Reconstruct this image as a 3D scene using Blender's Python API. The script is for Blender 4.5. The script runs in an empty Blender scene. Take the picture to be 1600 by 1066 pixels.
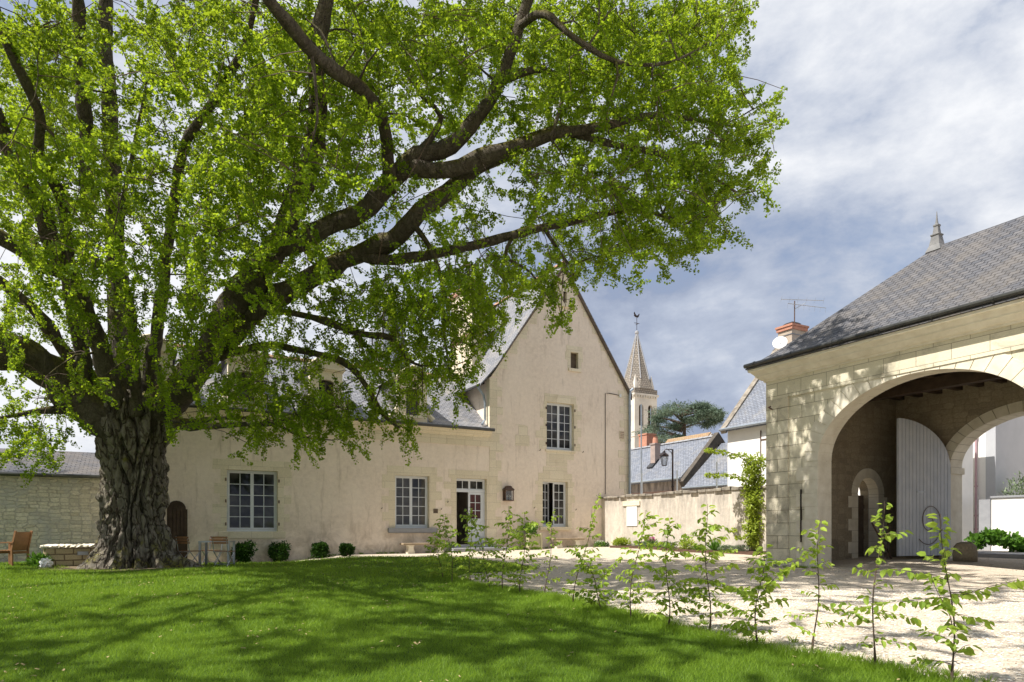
import bpy, bmesh, math, random
import numpy as np
from mathutils import Vector, Matrix, noise
from mathutils.geometry import tessellate_polygon, delaunay_2d_cdt
random.seed(7); rng = np.random.default_rng(7)
sc = bpy.context.scene
COL = sc.collection
R = math.radians
# ------------------------------------------------------------------ camera
EYE = 1.3; F = 1067.0; HZ = 828.0
cam = bpy.data.cameras.new('camera'); camo = bpy.data.objects.new('camera', cam); COL.objects.link(camo)
camo.location = (0, 0, EYE); camo.rotation_euler = (R(90), 0, 0)
cam.sensor_width = 36; cam.lens = 36*F/1600; cam.shift_y = (HZ-533)/1600; cam.clip_start = .05; cam.clip_end = 6000
sc.camera = camo
# ------------------------------------------------------------------ light
AZ_IN = R(-2); EL = R(57)
DH = np.array([.878, .478]); NO = np.array([.478, -.878])
hdir = -DH*math.cos(AZ_IN) + NO*math.sin(AZ_IN)
SUN = Vector((hdir[0]*math.cos(EL), hdir[1]*math.cos(EL), math.sin(EL))).normalized()
sl = bpy.data.lights.new('sun', 'SUN'); sl.energy = 4.7; sl.angle = R(.5); sl.color = (1, .95, .88)
so = bpy.data.objects.new('sun', sl); COL.objects.link(so); so.rotation_euler = SUN.to_track_quat('Z', 'Y').to_euler()
so.location = (0, 0, 60)
w = bpy.data.worlds.new('World'); sc.world = w; w.use_nodes = True
nt = w.node_tree; N = nt.nodes; L = nt.links; N.clear()
def nd(nt, typ, **k):
    n = nt.nodes.new(typ)
    for a, b in k.items(): setattr(n, a, b)
    return n
out = nd(nt, 'ShaderNodeOutputWorld'); bg = nd(nt, 'ShaderNodeBackground'); bg.inputs[1].default_value = .1
sky = nd(nt, 'ShaderNodeTexSky', sky_type='NISHITA'); sky.sun_disc = False; sky.sun_elevation = EL; sky.sun_rotation = math.atan2(SUN.x, SUN.y)
tc = nd(nt, 'ShaderNodeTexCoord')
mp = nd(nt, 'ShaderNodeMapping'); mp.inputs['Scale'].default_value = (1, 1, 1.9); mp.inputs['Location'].default_value = (.35, .1, .2)
L.new(tc.outputs['Generated'], mp.inputs[0])
n1 = nd(nt, 'ShaderNodeTexNoise'); n1.inputs['Scale'].default_value = 3.6; n1.inputs['Detail'].default_value = 9; n1.inputs['Roughness'].default_value = .6; n1.inputs['Distortion'].default_value = .1
n2 = nd(nt, 'ShaderNodeTexNoise'); n2.inputs['Scale'].default_value = 1.1; n2.inputs['Detail'].default_value = 4
L.new(mp.outputs[0], n1.inputs[0]); L.new(mp.outputs[0], n2.inputs[0])
# brighter cloud bank towards the upper right, as a direction in the sky
dp = nd(nt, 'ShaderNodeVectorMath', operation='DOT_PRODUCT'); dp.inputs[1].default_value = Vector((.62, .68, .42)).normalized()
L.new(tc.outputs['Generated'], dp.inputs[0])
mr = nd(nt, 'ShaderNodeMapRange'); mr.inputs[1].default_value = .86; mr.inputs[2].default_value = 1.0; mr.inputs[3].default_value = 0; mr.inputs[4].default_value = .21
L.new(dp.outputs['Value'], mr.inputs[0])
ad = nd(nt, 'ShaderNodeMath', operation='ADD'); L.new(n1.outputs[0], ad.inputs[0]); L.new(mr.outputs[0], ad.inputs[1])
dp2 = nd(nt, 'ShaderNodeVectorMath', operation='DOT_PRODUCT'); dp2.inputs[1].default_value = Vector((.33, .90, .26)).normalized(); L.new(tc.outputs['Generated'], dp2.inputs[0])
mr2 = nd(nt, 'ShaderNodeMapRange'); mr2.inputs[1].default_value = .90; mr2.inputs[2].default_value = .995; mr2.inputs[3].default_value = 0; mr2.inputs[4].default_value = .065; L.new(dp2.outputs['Value'], mr2.inputs[0])
dp3 = nd(nt, 'ShaderNodeVectorMath', operation='DOT_PRODUCT'); dp3.inputs[1].default_value = Vector((-.6, .65, .45)).normalized(); L.new(tc.outputs['Generated'], dp3.inputs[0])
mr3 = nd(nt, 'ShaderNodeMapRange'); mr3.inputs[1].default_value = .7; mr3.inputs[2].default_value = 1.0; mr3.inputs[3].default_value = 0; mr3.inputs[4].default_value = .2; L.new(dp3.outputs['Value'], mr3.inputs[0])
ad3 = nd(nt, 'ShaderNodeMath', operation='ADD'); L.new(ad.outputs[0], ad3.inputs[0]); L.new(mr3.outputs[0], ad3.inputs[1]); ad = ad3
sb_ = nd(nt, 'ShaderNodeMath', operation='SUBTRACT'); L.new(ad.outputs[0], sb_.inputs[0]); L.new(mr2.outputs[0], sb_.inputs[1]); ad = sb_
ad2 = nd(nt, 'ShaderNodeMath', operation='MULTIPLY_ADD'); ad2.inputs[1].default_value = .5; L.new(n2.outputs[0], ad2.inputs[0]); L.new(ad.outputs[0], ad2.inputs[2])
cr = nd(nt, 'ShaderNodeValToRGB'); e = cr.color_ramp.elements
e[0].position = .64; e[0].color = (1.95, 2.3, 3.15, 1); e[1].position = .97; e[1].color = (5.6, 5.7, 5.9, 1)
m_ = cr.color_ramp.elements.new(.77); m_.color = (3.0, 3.35, 4.1, 1)
L.new(ad2.outputs[0], cr.inputs[0])
mx = nd(nt, 'ShaderNodeMix', data_type='RGBA')
cr2 = nd(nt, 'ShaderNodeValToRGB'); cr2.color_ramp.elements[0].position = .3; cr2.color_ramp.elements[0].color = (.6,)*3+(1,); cr2.color_ramp.elements[1].position = .42; cr2.color_ramp.elements[1].color = (1,)*4
L.new(n1.outputs[0], cr2.inputs[0]); L.new(cr2.outputs[0], mx.inputs[0])
L.new(sky.outputs[0], mx.inputs[6]); L.new(cr.outputs[0], mx.inputs[7])
L.new(mx.outputs[2], bg.inputs[0]); L.new(bg.outputs[0], out.inputs[0])
vs = sc.view_settings; vs.view_transform = 'Standard'; vs.look = 'None'; vs.gamma = 1; vs.exposure = .76
# ------------------------------------------------------------------ ground height
CP = np.array([(0,0,0),(3,5,.02),(-8,5,0),(0,12,.12),(-10,17.5,.25),(-9,22,.22),(-4.5,24.5,.44),(0,26.8,.5),(2.7,28.5,.58),
 (7.6,20.5,.2),(8,23.5,.5),(5,28,.58),(12,21.5,.42),(14,15,.25),(10,12,.15),(-15,19,.33),(20,26,.45),(3,20,.27),(8,5,.05),(18,20,.4),(-20,10,.2),(0,-15,0)], float)
def gz(x, y):
    x = np.asarray(x, float); y = np.asarray(y, float)
    d2 = (x[..., None]-CP[:, 0])**2 + (y[..., None]-CP[:, 1])**2
    wt = 1/(d2+2.5)**2
    return (wt*CP[:, 2]).sum(-1)/wt.sum(-1)
def gp(px, py):
    z = .2
    for _ in range(25):
        Y = (EYE-z)*F/(py-HZ); X = (px-800)/F*Y; z = float(gz(X, Y))
    return X, Y, z
def P(px, py, Y): return Vector(((px-800)/F*Y, Y, EYE+(HZ-py)*Y/F))
# ------------------------------------------------------------------ mesh helpers
class MB:
    def __init__(s): s.v = []; s.f = []
    def add(s, vs, fs):
        o = len(s.v); s.v += [tuple(v) for v in vs]; s.f += [tuple(i+o for i in f) for f in fs]; return s
    def box(s, x0, x1, y0, y1, z0, z1):
        return s.add([(x0,y0,z0),(x1,y0,z0),(x1,y1,z0),(x0,y1,z0),(x0,y0,z1),(x1,y0,z1),(x1,y1,z1),(x0,y1,z1)],
                     [(0,3,2,1),(4,5,6,7),(0,1,5,4),(1,2,6,5),(2,3,7,6),(3,0,4,7)])
    def prism(s, outer, holes, y0, y1, axis='y'):
        loops = [outer]+list(holes); flat = [p for l in loops for p in l]
        tris = tessellate_polygon([[Vector((p[0], p[1], 0)) for p in l] for l in loops])
        n = len(flat)
        mk = (lambda p, y: (p[0], y, p[1])) if axis == 'y' else ((lambda p, y: (y, p[0], p[1])) if axis == 'x' else (lambda p, y: (p[0], p[1], y)))
        vs = [mk(p, y0) for p in flat]+[mk(p, y1) for p in flat]
        fs = [t for t in tris]+[tuple(reversed([i+n for i in t])) for t in tris]
        o = 0
        for l in loops:
            m = len(l)
            for i in range(m):
                a, b = o+i, o+(i+1) % m
                fs.append((a, b, b+n, a+n))
            o += m
        return s.add(vs, fs)
    def tube(s, pts, rad, n=8, cap=True):
        pts = [Vector(p) for p in pts]
        if not hasattr(rad, '__len__'): rad = [rad]*len(pts)
        vs = []; up = None
        for i, p in enumerate(pts):
            d = (pts[min(i+1, len(pts)-1)]-pts[max(i-1, 0)])
            d = d.normalized() if d.length > 1e-9 else Vector((0, 0, 1))
            if up is None: up = d.orthogonal().normalized()
            up = (up-d*up.dot(d)); up = up.normalized() if up.length > 1e-6 else d.orthogonal().normalized()
            b = d.cross(up)
            for k in range(n):
                a = 2*math.pi*k/n; vs.append(p+(up*math.cos(a)+b*math.sin(a))*rad[i])
        fs = []
        for i in range(len(pts)-1):
            for k in range(n): fs.append((i*n+k, i*n+(k+1) % n, (i+1)*n+(k+1) % n, (i+1)*n+k))
        if cap: fs.append(tuple(reversed(range(n)))); fs.append(tuple((len(pts)-1)*n+k for k in range(n)))
        return s.add(vs, fs)
    def bar(s, a, b, r): return s.tube([a, b], r, 6)
    def lathe(s, prof, cx=0, cy=0, n=20, sq=False):
        vs = []; m = n
        for r, z in prof:
            for k in range(m):
                a = 2*math.pi*(k+(.5 if m in (4, 8) else 0))/m; vs.append((cx+r*math.cos(a), cy+r*math.sin(a), z))
        fs = [(i*m+k, i*m+(k+1) % m, (i+1)*m+(k+1) % m, (i+1)*m+k) for i in range(len(prof)-1) for k in range(m)]
        fs.append(tuple(reversed(range(m)))); fs.append(tuple((len(prof)-1)*m+k for k in range(m)))
        return s.add(vs, fs)
    def rings(s, ringlist, close=True, capt=True):
        m = len(ringlist[0]); vs = [p for r in ringlist for p in r]
        fs = [(i*m+k, i*m+(k+1) % m, (i+1)*m+(k+1) % m, (i+1)*m+k) for i in range(len(ringlist)-1) for k in range(m)]
        if capt: fs.append(tuple(reversed(range(m)))); fs.append(tuple((len(ringlist)-1)*m+k for k in range(m)))
        return s.add(vs, fs)
    def blob(s, c, r, sub=2, amp=.2, sc_=2.0, sq=(1, 1, 1)):
        bm = bmesh.new(); bmesh.ops.create_icosphere(bm, subdivisions=sub, radius=1)
        vs = []
        for v in bm.verts:
            k = 1+amp*noise.noise(v.co*sc_+Vector(c)*3)
            vs.append((c[0]+v.co.x*r*k*sq[0], c[1]+v.co.y*r*k*sq[1], c[2]+v.co.z*r*k*sq[2]))
        fs = [tuple(v.index for v in f.verts) for f in bm.faces]; bm.free()
        return s.add(vs, fs)
    def build(s, name, mat, parent=None, smooth=False, recalc=True, bevel=0):
        me = bpy.data.meshes.new(name); me.from_pydata(s.v, [], s.f)
        if recalc:
            bm = bmesh.new(); bm.from_mesh(me); bmesh.ops.recalc_face_normals(bm, faces=bm.faces)
            bm.to_mesh(me); bm.free()
        autouv(me)
        if smooth: me.polygons.foreach_set('use_smooth', [True]*len(me.polygons))
        me.materials.append(mat)
        o = bpy.data.objects.new(name, me); COL.objects.link(o)
        if parent is not None: o.parent = parent
        if bevel:
            b = o.modifiers.new('bevel', 'BEVEL'); b.width = bevel; b.segments = 2; b.limit_method = 'ANGLE'; b.angle_limit = R(40)
        return o
def autouv(me):
    uv = me.uv_layers.new(name='UVMap')
    nv = len(me.vertices); co = np.empty(nv*3); me.vertices.foreach_get('co', co); co = co.reshape(-1, 3)
    nl = len(me.loops); vi = np.empty(nl, int); me.loops.foreach_get('vertex_index', vi)
    npoly = len(me.polygons); nr = np.empty(npoly*3); me.polygons.foreach_get('normal', nr); nr = nr.reshape(-1, 3)
    lt = np.empty(npoly, int); me.polygons.foreach_get('loop_total', lt)
    ln = np.repeat(nr, lt, axis=0)
    t = np.stack([-ln[:, 1], ln[:, 0], 0*ln[:, 0]], 1); l = np.linalg.norm(t, axis=1)
    flat = l < .05; t[flat] = (1, 0, 0); l[flat] = 1; t /= l[:, None]
    neg = (t[:, 0] < -.5) | ((abs(t[:, 0]) <= .5) & (t[:, 1] < 0)); t[neg] *= -1
    b = np.cross(ln, t); b[b[:, 2] < 0] *= -1; b[flat] = (0, 1, 0)
    p = co[vi]; U = np.stack([(p*t).sum(1), (p*b).sum(1)], 1)
    uv.data.foreach_set('uv', U.ravel())
def raw(name, V, Fq, mat, parent=None, attr=None, smooth=False, rep=4):
    """fast mesh of loose quads/tris: V (n*rep,3)"""
    me = bpy.data.meshes.new(name); n = len(V)//rep
    me.vertices.add(len(V)); me.vertices.foreach_set('co', np.ascontiguousarray(V, dtype=np.float32).ravel())
    me.loops.add(len(V)); me.loops.foreach_set('vertex_index', np.arange(len(V), dtype=np.int32))
    me.polygons.add(n); me.polygons.foreach_set('loop_start', np.arange(n, dtype=np.int32)*rep)
    me.update(calc_edges=True)
    if attr is not None:
        a = me.attributes.new('rnd', 'FLOAT', 'POINT'); a.data.foreach_set('value', np.repeat(attr, rep).astype(np.float32))
    if smooth: me.polygons.foreach_set('use_smooth', [True]*n)
    me.materials.append(mat); me.validate()
    o = bpy.data.objects.new(name, me); COL.objects.link(o)
    if parent is not None: o.parent = parent
    return o
def thing(name, label, cat, loc=(0, 0, 0), rz=0, group=None):
    o = bpy.data.objects.new(name, None); COL.objects.link(o); o.location = loc; o.rotation_euler = (0, 0, rz)
    o.empty_display_size = .2; return tag(o, label, cat, group)
def tag(o, label, cat, group=None):
    o['label'] = label; o['category'] = cat
    if group: o['group'] = group
    return o
def struct(o): o['kind'] = 'structure'; return o
# ------------------------------------------------------------------ materials
def newmat(name):
    m = bpy.data.materials.new(name); m.use_nodes = True; m.node_tree.nodes.clear()
    t = m.node_tree; o = nd(t, 'ShaderNodeOutputMaterial'); b = nd(t, 'ShaderNodeBsdfPrincipled'); t.links.new(b.outputs[0], o.inputs[0])
    return m, t, b, o
def c4(c): return (c[0], c[1], c[2], 1)
def noisecol(t, vec, stops, scale, detail=6, rough=.6, dist=0):
    n = nd(t, 'ShaderNodeTexNoise'); n.inputs['Scale'].default_value = scale; n.inputs['Detail'].default_value = detail; n.inputs['Roughness'].default_value = rough; n.inputs['Distortion'].default_value = dist
    t.links.new(vec, n.inputs['Vector'])
    r = nd(t, 'ShaderNodeValToRGB'); el = r.color_ramp.elements
    el[0].position = stops[0][0]; el[0].color = c4(stops[0][1]); el[1].position = stops[-1][0]; el[1].color = c4(stops[-1][1])
    for p, c in stops[1:-1]: q = el.new(p); q.color = c4(c)
    t.links.new(n.outputs[0], r.inputs[0]); return r.outputs[0], n.outputs[0]
def mixc(t, fac, a, b, mode='MIX'):
    m = nd(t, 'ShaderNodeMix', data_type='RGBA', blend_type=mode)
    if isinstance(fac, (int, float)): m.inputs[0].default_value = fac
    else: t.links.new(fac, m.inputs[0])
    for i, s in ((6, a), (7, b)):
        if isinstance(s, tuple): m.inputs[i].default_value = c4(s)
        else: t.links.new(s, m.inputs[i])
    return m.outputs[2]
def bump(t, b, h, strength, dist=.02, prev=None):
    n = nd(t, 'ShaderNodeBump'); n.inputs['Strength'].default_value = strength; n.inputs['Distance'].default_value = dist
    t.links.new(h, n.inputs['Height'])
    if prev is not None: t.links.new(prev, n.inputs['Normal'])
    t.links.new(n.outputs[0], b.inputs['Normal']); return n.outputs[0]
def ramp01(t, v, p0, p1):
    r = nd(t, 'ShaderNodeMapRange'); r.inputs[1].default_value = p0; r.inputs[2].default_value = p1; t.links.new(v, r.inputs[0]); return r.outputs[0]
def ntex(t, vec, scale, detail=5, rough=.6, dist=0):
    n = nd(t, 'ShaderNodeTexNoise'); n.inputs['Scale'].default_value = scale; n.inputs['Detail'].default_value = detail; n.inputs['Roughness'].default_value = rough; n.inputs['Distortion'].default_value = dist
    t.links.new(vec, n.inputs['Vector']); return n.outputs[0]
def obj_vec(t): return nd(t, 'ShaderNodeTexCoord').outputs['Object']
def uv_vec(t): return nd(t, 'ShaderNodeTexCoord').outputs['UV']
def simple(name, c1, c2=None, scale=6, rough=.8, bmp=.3, bs=None, metal=0, spec=.3):
    m, t, b, o = newmat(name); v = obj_vec(t)
    c2 = c2 or tuple(x*.75 for x in c1)
    col, nz = noisecol(t, v, [(.3, c2), (.7, c1)], scale)
    t.links.new(col, b.inputs['Base Color']); b.inputs['Roughness'].default_value = rough; b.inputs['Metallic'].default_value = metal
    b.inputs['Specular IOR Level'].default_value = spec
    if bmp: bump(t, b, ntex(t, v, bs or scale*6), bmp, .01)
    return m
def plaster(name, base, stain, dark, grime=.5, top=None):
    m, t, b, o = newmat(name); v = obj_vec(t)
    col, n0 = noisecol(t, v, [(.3, stain), (.62, base)], .55, 7, .62, .4)
    n2 = ntex(t, v, 7, 6, .7); col = mixc(t, ramp01(t, n2, .35, .75), col, tuple(x*1.1 for x in base))
    # dirt: damp patches low down and streaks, broken by noise
    sp = nd(t, 'ShaderNodeSeparateXYZ'); t.links.new(v, sp.inputs[0])
    h = ramp01(t, sp.outputs[2], 2.0, .2); nn = ntex(t, v, 1.7, 8, .7, .6)
    mul = nd(t, 'ShaderNodeMath', operation='MULTIPLY'); t.links.new(h, mul.inputs[0]); t.links.new(ramp01(t, nn, .42, .68), mul.inputs[1])
    mg = nd(t, 'ShaderNodeMath', operation='MULTIPLY'); mg.inputs[1].default_value = grime; t.links.new(mul.outputs[0], mg.inputs[0])
    col = mixc(t, mg.outputs[0], col, dark)
    mp = nd(t, 'ShaderNodeMapping'); mp.inputs['Scale'].default_value = (2.2, 2.2, .35); t.links.new(v, mp.inputs[0])
    st = ntex(t, mp.outputs[0], 1.6, 7, .7)
    f = nd(t, 'ShaderNodeMath', operation='MULTIPLY'); f.inputs[1].default_value = grime*.7; t.links.new(ramp01(t, st, .55, .78), f.inputs[0])
    col = mixc(t, f.outputs[0], col, dark)
    if top:
        tm = nd(t, 'ShaderNodeMath', operation='MULTIPLY'); t.links.new(ramp01(t, sp.outputs[2], *top), tm.inputs[0])
        mp2 = nd(t, 'ShaderNodeMapping'); mp2.inputs['Scale'].default_value = (3.2, 3.2, .55); t.links.new(v, mp2.inputs[0]); t.links.new(ramp01(t, ntex(t, mp2.outputs[0], 1.3, 8, .72), .36, .62), tm.inputs[1])
        col = mixc(t, tm.outputs[0], col, dark)
    t.links.new(col, b.inputs['Base Color']); b.inputs['Roughness'].default_value = .92; b.inputs['Specular IOR Level'].default_value = .15
    p = bump(t, b, ntex(t, v, 3.2, 8, .65), .5, .04); bump(t, b, ntex(t, v, 45, 4, .7), .35, .01, p)
    return m
def brick(name, c1, c2, mortar, bw, rh, ms, grime=None, gpos=(.5, .7), distort=0, rough=.85, bmp=.6, bd=.02, offset=.5, vary=.5, gscale=1.3, sq=1, spec=.2, fine=25):
    m, t, b, o = newmat(name); uv = uv_vec(t); v = obj_vec(t); vec = uv
    if distort:
        nn = nd(t, 'ShaderNodeTexNoise'); nn.inputs['Scale'].default_value = 2.2; nn.inputs['Detail'].default_value = 3; t.links.new(uv, nn.inputs[0])
        sb = nd(t, 'ShaderNodeVectorMath', operation='SUBTRACT'); sb.inputs[1].default_value = (.5, .5, .5); t.links.new(nn.outputs['Color'], sb.inputs[0])
        sc1 = nd(t, 'ShaderNodeVectorMath', operation='SCALE'); sc1.inputs['Scale'].default_value = distort; t.links.new(sb.outputs[0], sc1.inputs[0])
        aa = nd(t, 'ShaderNodeVectorMath', operation='ADD'); t.links.new(uv, aa.inputs[0]); t.links.new(sc1.outputs[0], aa.inputs[1]); vec = aa.outputs[0]
    br = nd(t, 'ShaderNodeTexBrick'); br.offset = offset; br.squash = sq
    br.inputs['Color1'].default_value = c4(c1); br.inputs['Color2'].default_value = c4(c2); br.inputs['Mortar'].default_value = c4(mortar)
    br.inputs['Scale'].default_value = 1; br.inputs['Mortar Size'].default_value = ms; br.inputs['Mortar Smooth'].default_value = .3
    br.inputs['Brick Width'].default_value = bw; br.inputs['Row Height'].default_value = rh; br.inputs['Bias'].default_value = 0
    t.links.new(vec, br.inputs[0])
    col = br.outputs['Color']
    n2 = ntex(t, v, fine, 6, .7); dk = mixc(t, ramp01(t, n2, .3, .8), (1-.35*vary,)*3, (1+.12*vary,)*3)
    col = mixc(t, 1.0, col, dk, 'MULTIPLY')
    if grime:
        g = ntex(t, v, gscale, 8, .68, .5); col = mixc(t, ramp01(t, g, *gpos), col, grime)
    t.links.new(col, b.inputs['Base Color']); b.inputs['Roughness'].default_value = rough; b.inputs['Specular IOR Level'].default_value = spec
    inv = nd(t, 'ShaderNodeMath', operation='SUBTRACT'); inv.inputs[0].default_value = 1; t.links.new(br.outputs['Fac'], inv.inputs[1])
    p = bump(t, b, inv.outputs[0], bmp, bd); bump(t, b, n2, .35, .012, p)
    return m
def leafmat(name, dark, light, trans, tw=.45, rough=.45, bright=1.0):
    m, t, b, o = newmat(name)
    at = nd(t, 'ShaderNodeAttribute', attribute_name='rnd')
    v = obj_vec(t); nz = ntex(t, v, .6, 3)
    col = mixc(t, at.outputs['Fac'], dark, light)
    t.links.new(col, b.inputs['Base Color']); b.inputs['Roughness'].default_value = rough; b.inputs['Specular IOR Level'].default_value = .18
    tr = nd(t, 'ShaderNodeBsdfTranslucent'); tc_ = mixc(t, at.outputs['Fac'], tuple(x*.8 for x in trans), tuple(min(1, x*1.15) for x in trans)); t.links.new(tc_, tr.inputs[0])
    ms = nd(t, 'ShaderNodeMixShader'); ms.inputs[0].default_value = tw
    t.links.new(b.outputs[0], ms.inputs[1]); t.links.new(tr.outputs[0], ms.inputs[2]); t.links.new(ms.outputs[0], o.inputs[0])
    return m
M = {}
M['plaster'] = plaster('lime_render', (.83, .715, .60), (.69, .575, .47), (.38, .29, .21), 1.15)
M['plaster_wall'] = plaster('weathered_render', (.66, .59, .50), (.54, .48, .40), (.22, .20, .18), 1.0, (1.0, 3.0))
M['stone'] = brick('cut_limestone', (.86, .765, .59), (.77, .675, .50), (.46, .38, .27), .7, .34, .004, (.52, .43, .30), (.58, .8), rough=.85, bmp=.3, bd=.006)
M['ashlar'] = brick('ashlar', (.80, .74, .57), (.70, .64, .48), (.30, .25, .17), .82, .375, .007, (.27, .245, .19), (.53, .78), distort=.0, bmp=.7, bd=.012, gscale=1.1)
M['ashlar_worn'] = brick('worn_ashlar', (.80, .74, .57), (.68, .61, .46), (.28, .23, .16), .82, .375, .008, (.24, .215, .165), (.47, .70), bmp=.9, bd=.016, gscale=1.5)
M['voussoir'] = simple('voussoir_stone', (.80, .75, .62), (.64, .58, .45), 3, .85, .35, 22)
def rubble(name, cols, mortar, sx, sz, grime, bmp=1.0):
    m, t, b, o = newmat(name); uv = uv_vec(t); v = obj_vec(t)
    nn = nd(t, 'ShaderNodeTexNoise'); nn.inputs['Scale'].default_value = 3; nn.inputs['Detail'].default_value = 3; t.links.new(uv, nn.inputs[0])
    sb = nd(t, 'ShaderNodeVectorMath', operation='SUBTRACT'); sb.inputs[1].default_value = (.5, .5, .5); t.links.new(nn.outputs['Color'], sb.inputs[0])
    s1 = nd(t, 'ShaderNodeVectorMath', operation='SCALE'); s1.inputs['Scale'].default_value = .10; t.links.new(sb.outputs[0], s1.inputs[0])
    aa = nd(t, 'ShaderNodeVectorMath', operation='ADD'); t.links.new(uv, aa.inputs[0]); t.links.new(s1.outputs[0], aa.inputs[1])
    mp = nd(t, 'ShaderNodeMapping'); mp.inputs['Scale'].default_value = (1/sx, 1/sz, 0); t.links.new(aa.outputs[0], mp.inputs[0])
    kw = {}
    v1 = nd(t, 'ShaderNodeTexVoronoi'); v1.voronoi_dimensions = '2D'; v1.inputs['Scale'].default_value = 1; v1.inputs['Randomness'].default_value = .6; v1.distance = 'CHEBYCHEV'; t.links.new(mp.outputs[0], v1.inputs[0])
    v2 = nd(t, 'ShaderNodeTexVoronoi'); v2.voronoi_dimensions = '2D'; v2.feature = 'F2'; v2.distance = 'CHEBYCHEV'; v2.inputs['Scale'].default_value = 1; v2.inputs['Randomness'].default_value = .6; t.links.new(mp.outputs[0], v2.inputs[0])
    df_ = nd(t, 'ShaderNodeMath', operation='SUBTRACT'); t.links.new(v2.outputs['Distance'], df_.inputs[0]); t.links.new(v1.outputs['Distance'], df_.inputs[1])
    r = nd(t, 'ShaderNodeValToRGB'); el = r.color_ramp.elements; el[0].position = 0; el[0].color = c4(cols[0]); el[1].position = 1; el[1].color = c4(cols[2]); q = el.new(.5); q.color = c4(cols[1])
    sx_ = nd(t, 'ShaderNodeSeparateXYZ'); t.links.new(v1.outputs['Color'], sx_.inputs[0]); t.links.new(sx_.outputs[0], r.inputs[0])
    e_ = ramp01(t, df_.outputs[0], .02, .16); col = mixc(t, e_, mortar, r.outputs[0])
    fn = ntex(t, v, 18, 7, .75); col = mixc(t, 1.0, col, mixc(t, ramp01(t, fn, .3, .75), (.66, .64, .60), (1.15, 1.14, 1.1)), 'MULTIPLY')
    g = ntex(t, v, .8, 8, .7, .5); col = mixc(t, ramp01(t, g, .5, .62), col, grime)
    t.links.new(col, b.inputs['Base Color']); b.inputs['Roughness'].default_value = .93; b.inputs['Specular IOR Level'].default_value = .1
    p = bump(t, b, e_, bmp*.7, .025); bump(t, b, fn, .5, .02, p); return m
M['rubble'] = rubble('rubble_stone', ((.58, .53, .44), (.76, .71, .61), (.52, .49, .44)), (.52, .49, .44), .27, .115, (.47, .45, .42))
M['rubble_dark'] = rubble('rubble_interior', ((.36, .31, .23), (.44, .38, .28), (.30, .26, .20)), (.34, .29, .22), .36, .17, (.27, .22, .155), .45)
M['slate'] = brick('slate', (.165, .16, .165), (.10, .105, .122), (.035, .035, .04), .23, .14, .012, (.17, .145, .115), (.42, .9), rough=.6, bmp=1, bd=.03, vary=1.2, spec=.25, gscale=1.0, fine=9)
M['slate_blue'] = brick('blue_slate', (.27, .29, .335), (.19, .21, .255), (.06, .065, .075), .2, .13, .010, (.27, .255, .225), (.5, .85), rough=.5, bmp=.8, bd=.02, vary=.9, spec=.4, fine=9)
M['slate_pale'] = brick('pale_slate', (.32, .32, .34), (.20, .21, .235), (.07, .07, .08), .2, .125, .011, (.34, .31, .27), (.48, .75), rough=.5, bmp=.9, bd=.02, vary=.8, spec=.45, fine=9)  # paler grey slate tone for the manor roofs
M['tile'] = simple('terracotta', (.52, .27, .16), (.35, .22, .15), 5, .8, .4)
M['brick'] = brick('red_brick', (.36, .15, .10), (.28, .12, .09), (.50, .44, .36), .22, .075, .01, rough=.85)
M['frame'] = simple('grey_painted_wood', (.72, .745, .78), (.65, .68, .72), 4, .45, .1)
M['white'] = simple('white_paint', (.80, .80, .79), (.72, .72, .70), 3, .6, .1)
M['white_render'] = simple('white_render', (.86, .85, .81), (.76, .75, .71), 1.2, .9, .3, 14)
M['shade_grey_render'] = simple('shade_grey_render', (.50, .51, .53), (.42, .43, .45), .7, .9, .3, 14)  # shade of the far white house's unlit walls, put into the render colour
M['zinc'] = simple('zinc', (.40, .45, .50), (.30, .34, .38), 5, .4, .1, metal=.6)
M['zinc_dark'] = simple('dark_gutter', (.10, .10, .095), (.06, .06, .058), 5, .35, .1, metal=.5)
M['iron'] = simple('dark_iron', (.035, .035, .04), (.06, .035, .025), 8, .5, .2, metal=.6)
M['rust'] = simple('rusty_brown_iron', (.16, .10, .07), (.10, .06, .045), 9, .6, .3, metal=.4)
M['wood'] = simple('oiled_wood', (.34, .17, .08), (.22, .11, .05), 7, .55, .2)
M['oldwood'] = simple('old_wood', (.16, .12, .085), (.09, .065, .045), 6, .8, .5)
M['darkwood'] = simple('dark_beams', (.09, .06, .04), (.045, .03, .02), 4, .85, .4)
M['steel'] = simple('grey_steel', (.42, .44, .46), (.36, .38, .40), 5, .35, .05, metal=.7)
M['terracotta_rim'] = simple('brick_rim', (.55, .26, .17), (.40, .20, .14), 6, .8, .4)
M['chimney'] = simple('chimney_render', (.50, .42, .33), (.38, .31, .25), 2.5, .9, .4)
M['soil'] = simple('soil', (.10, .065, .04), (.05, .03, .02), 12, .95, .6)
M['asphalt'] = simple('asphalt', (.11, .11, .115), (.07, .07, .075), 20, .9, .4)
M['pave'] = simple('pavement_stone', (.34, .345, .36), (.27, .275, .29), 4, .85, .3)
def glassmat():
    m, t, b, o = newmat('window_glass'); gc_, _g = noisecol(t, obj_vec(t), [(.42, (.012, .013, .016)), (.7, (.10, .095, .09))], 1.4, 3); t.links.new(gc_, b.inputs['Base Color']); b.inputs['Roughness'].default_value = .04
    b.inputs['Specular IOR Level'].default_value = .4; bump(t, b, ntex(t, obj_vec(t), 3, 2), .04, .02); return m
M['glass'] = glassmat()
m, t, b, o = newmat('lamp_glass'); b.inputs['Base Color'].default_value = (.25, .28, .32, 1); b.inputs['Roughness'].default_value = .1; b.inputs['Alpha'].default_value = .3; M['lampglass'] = m
M['curtain'] = simple('curtain', (.55, .53, .5), (.4, .38, .36), 6, .9, .2)
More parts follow.
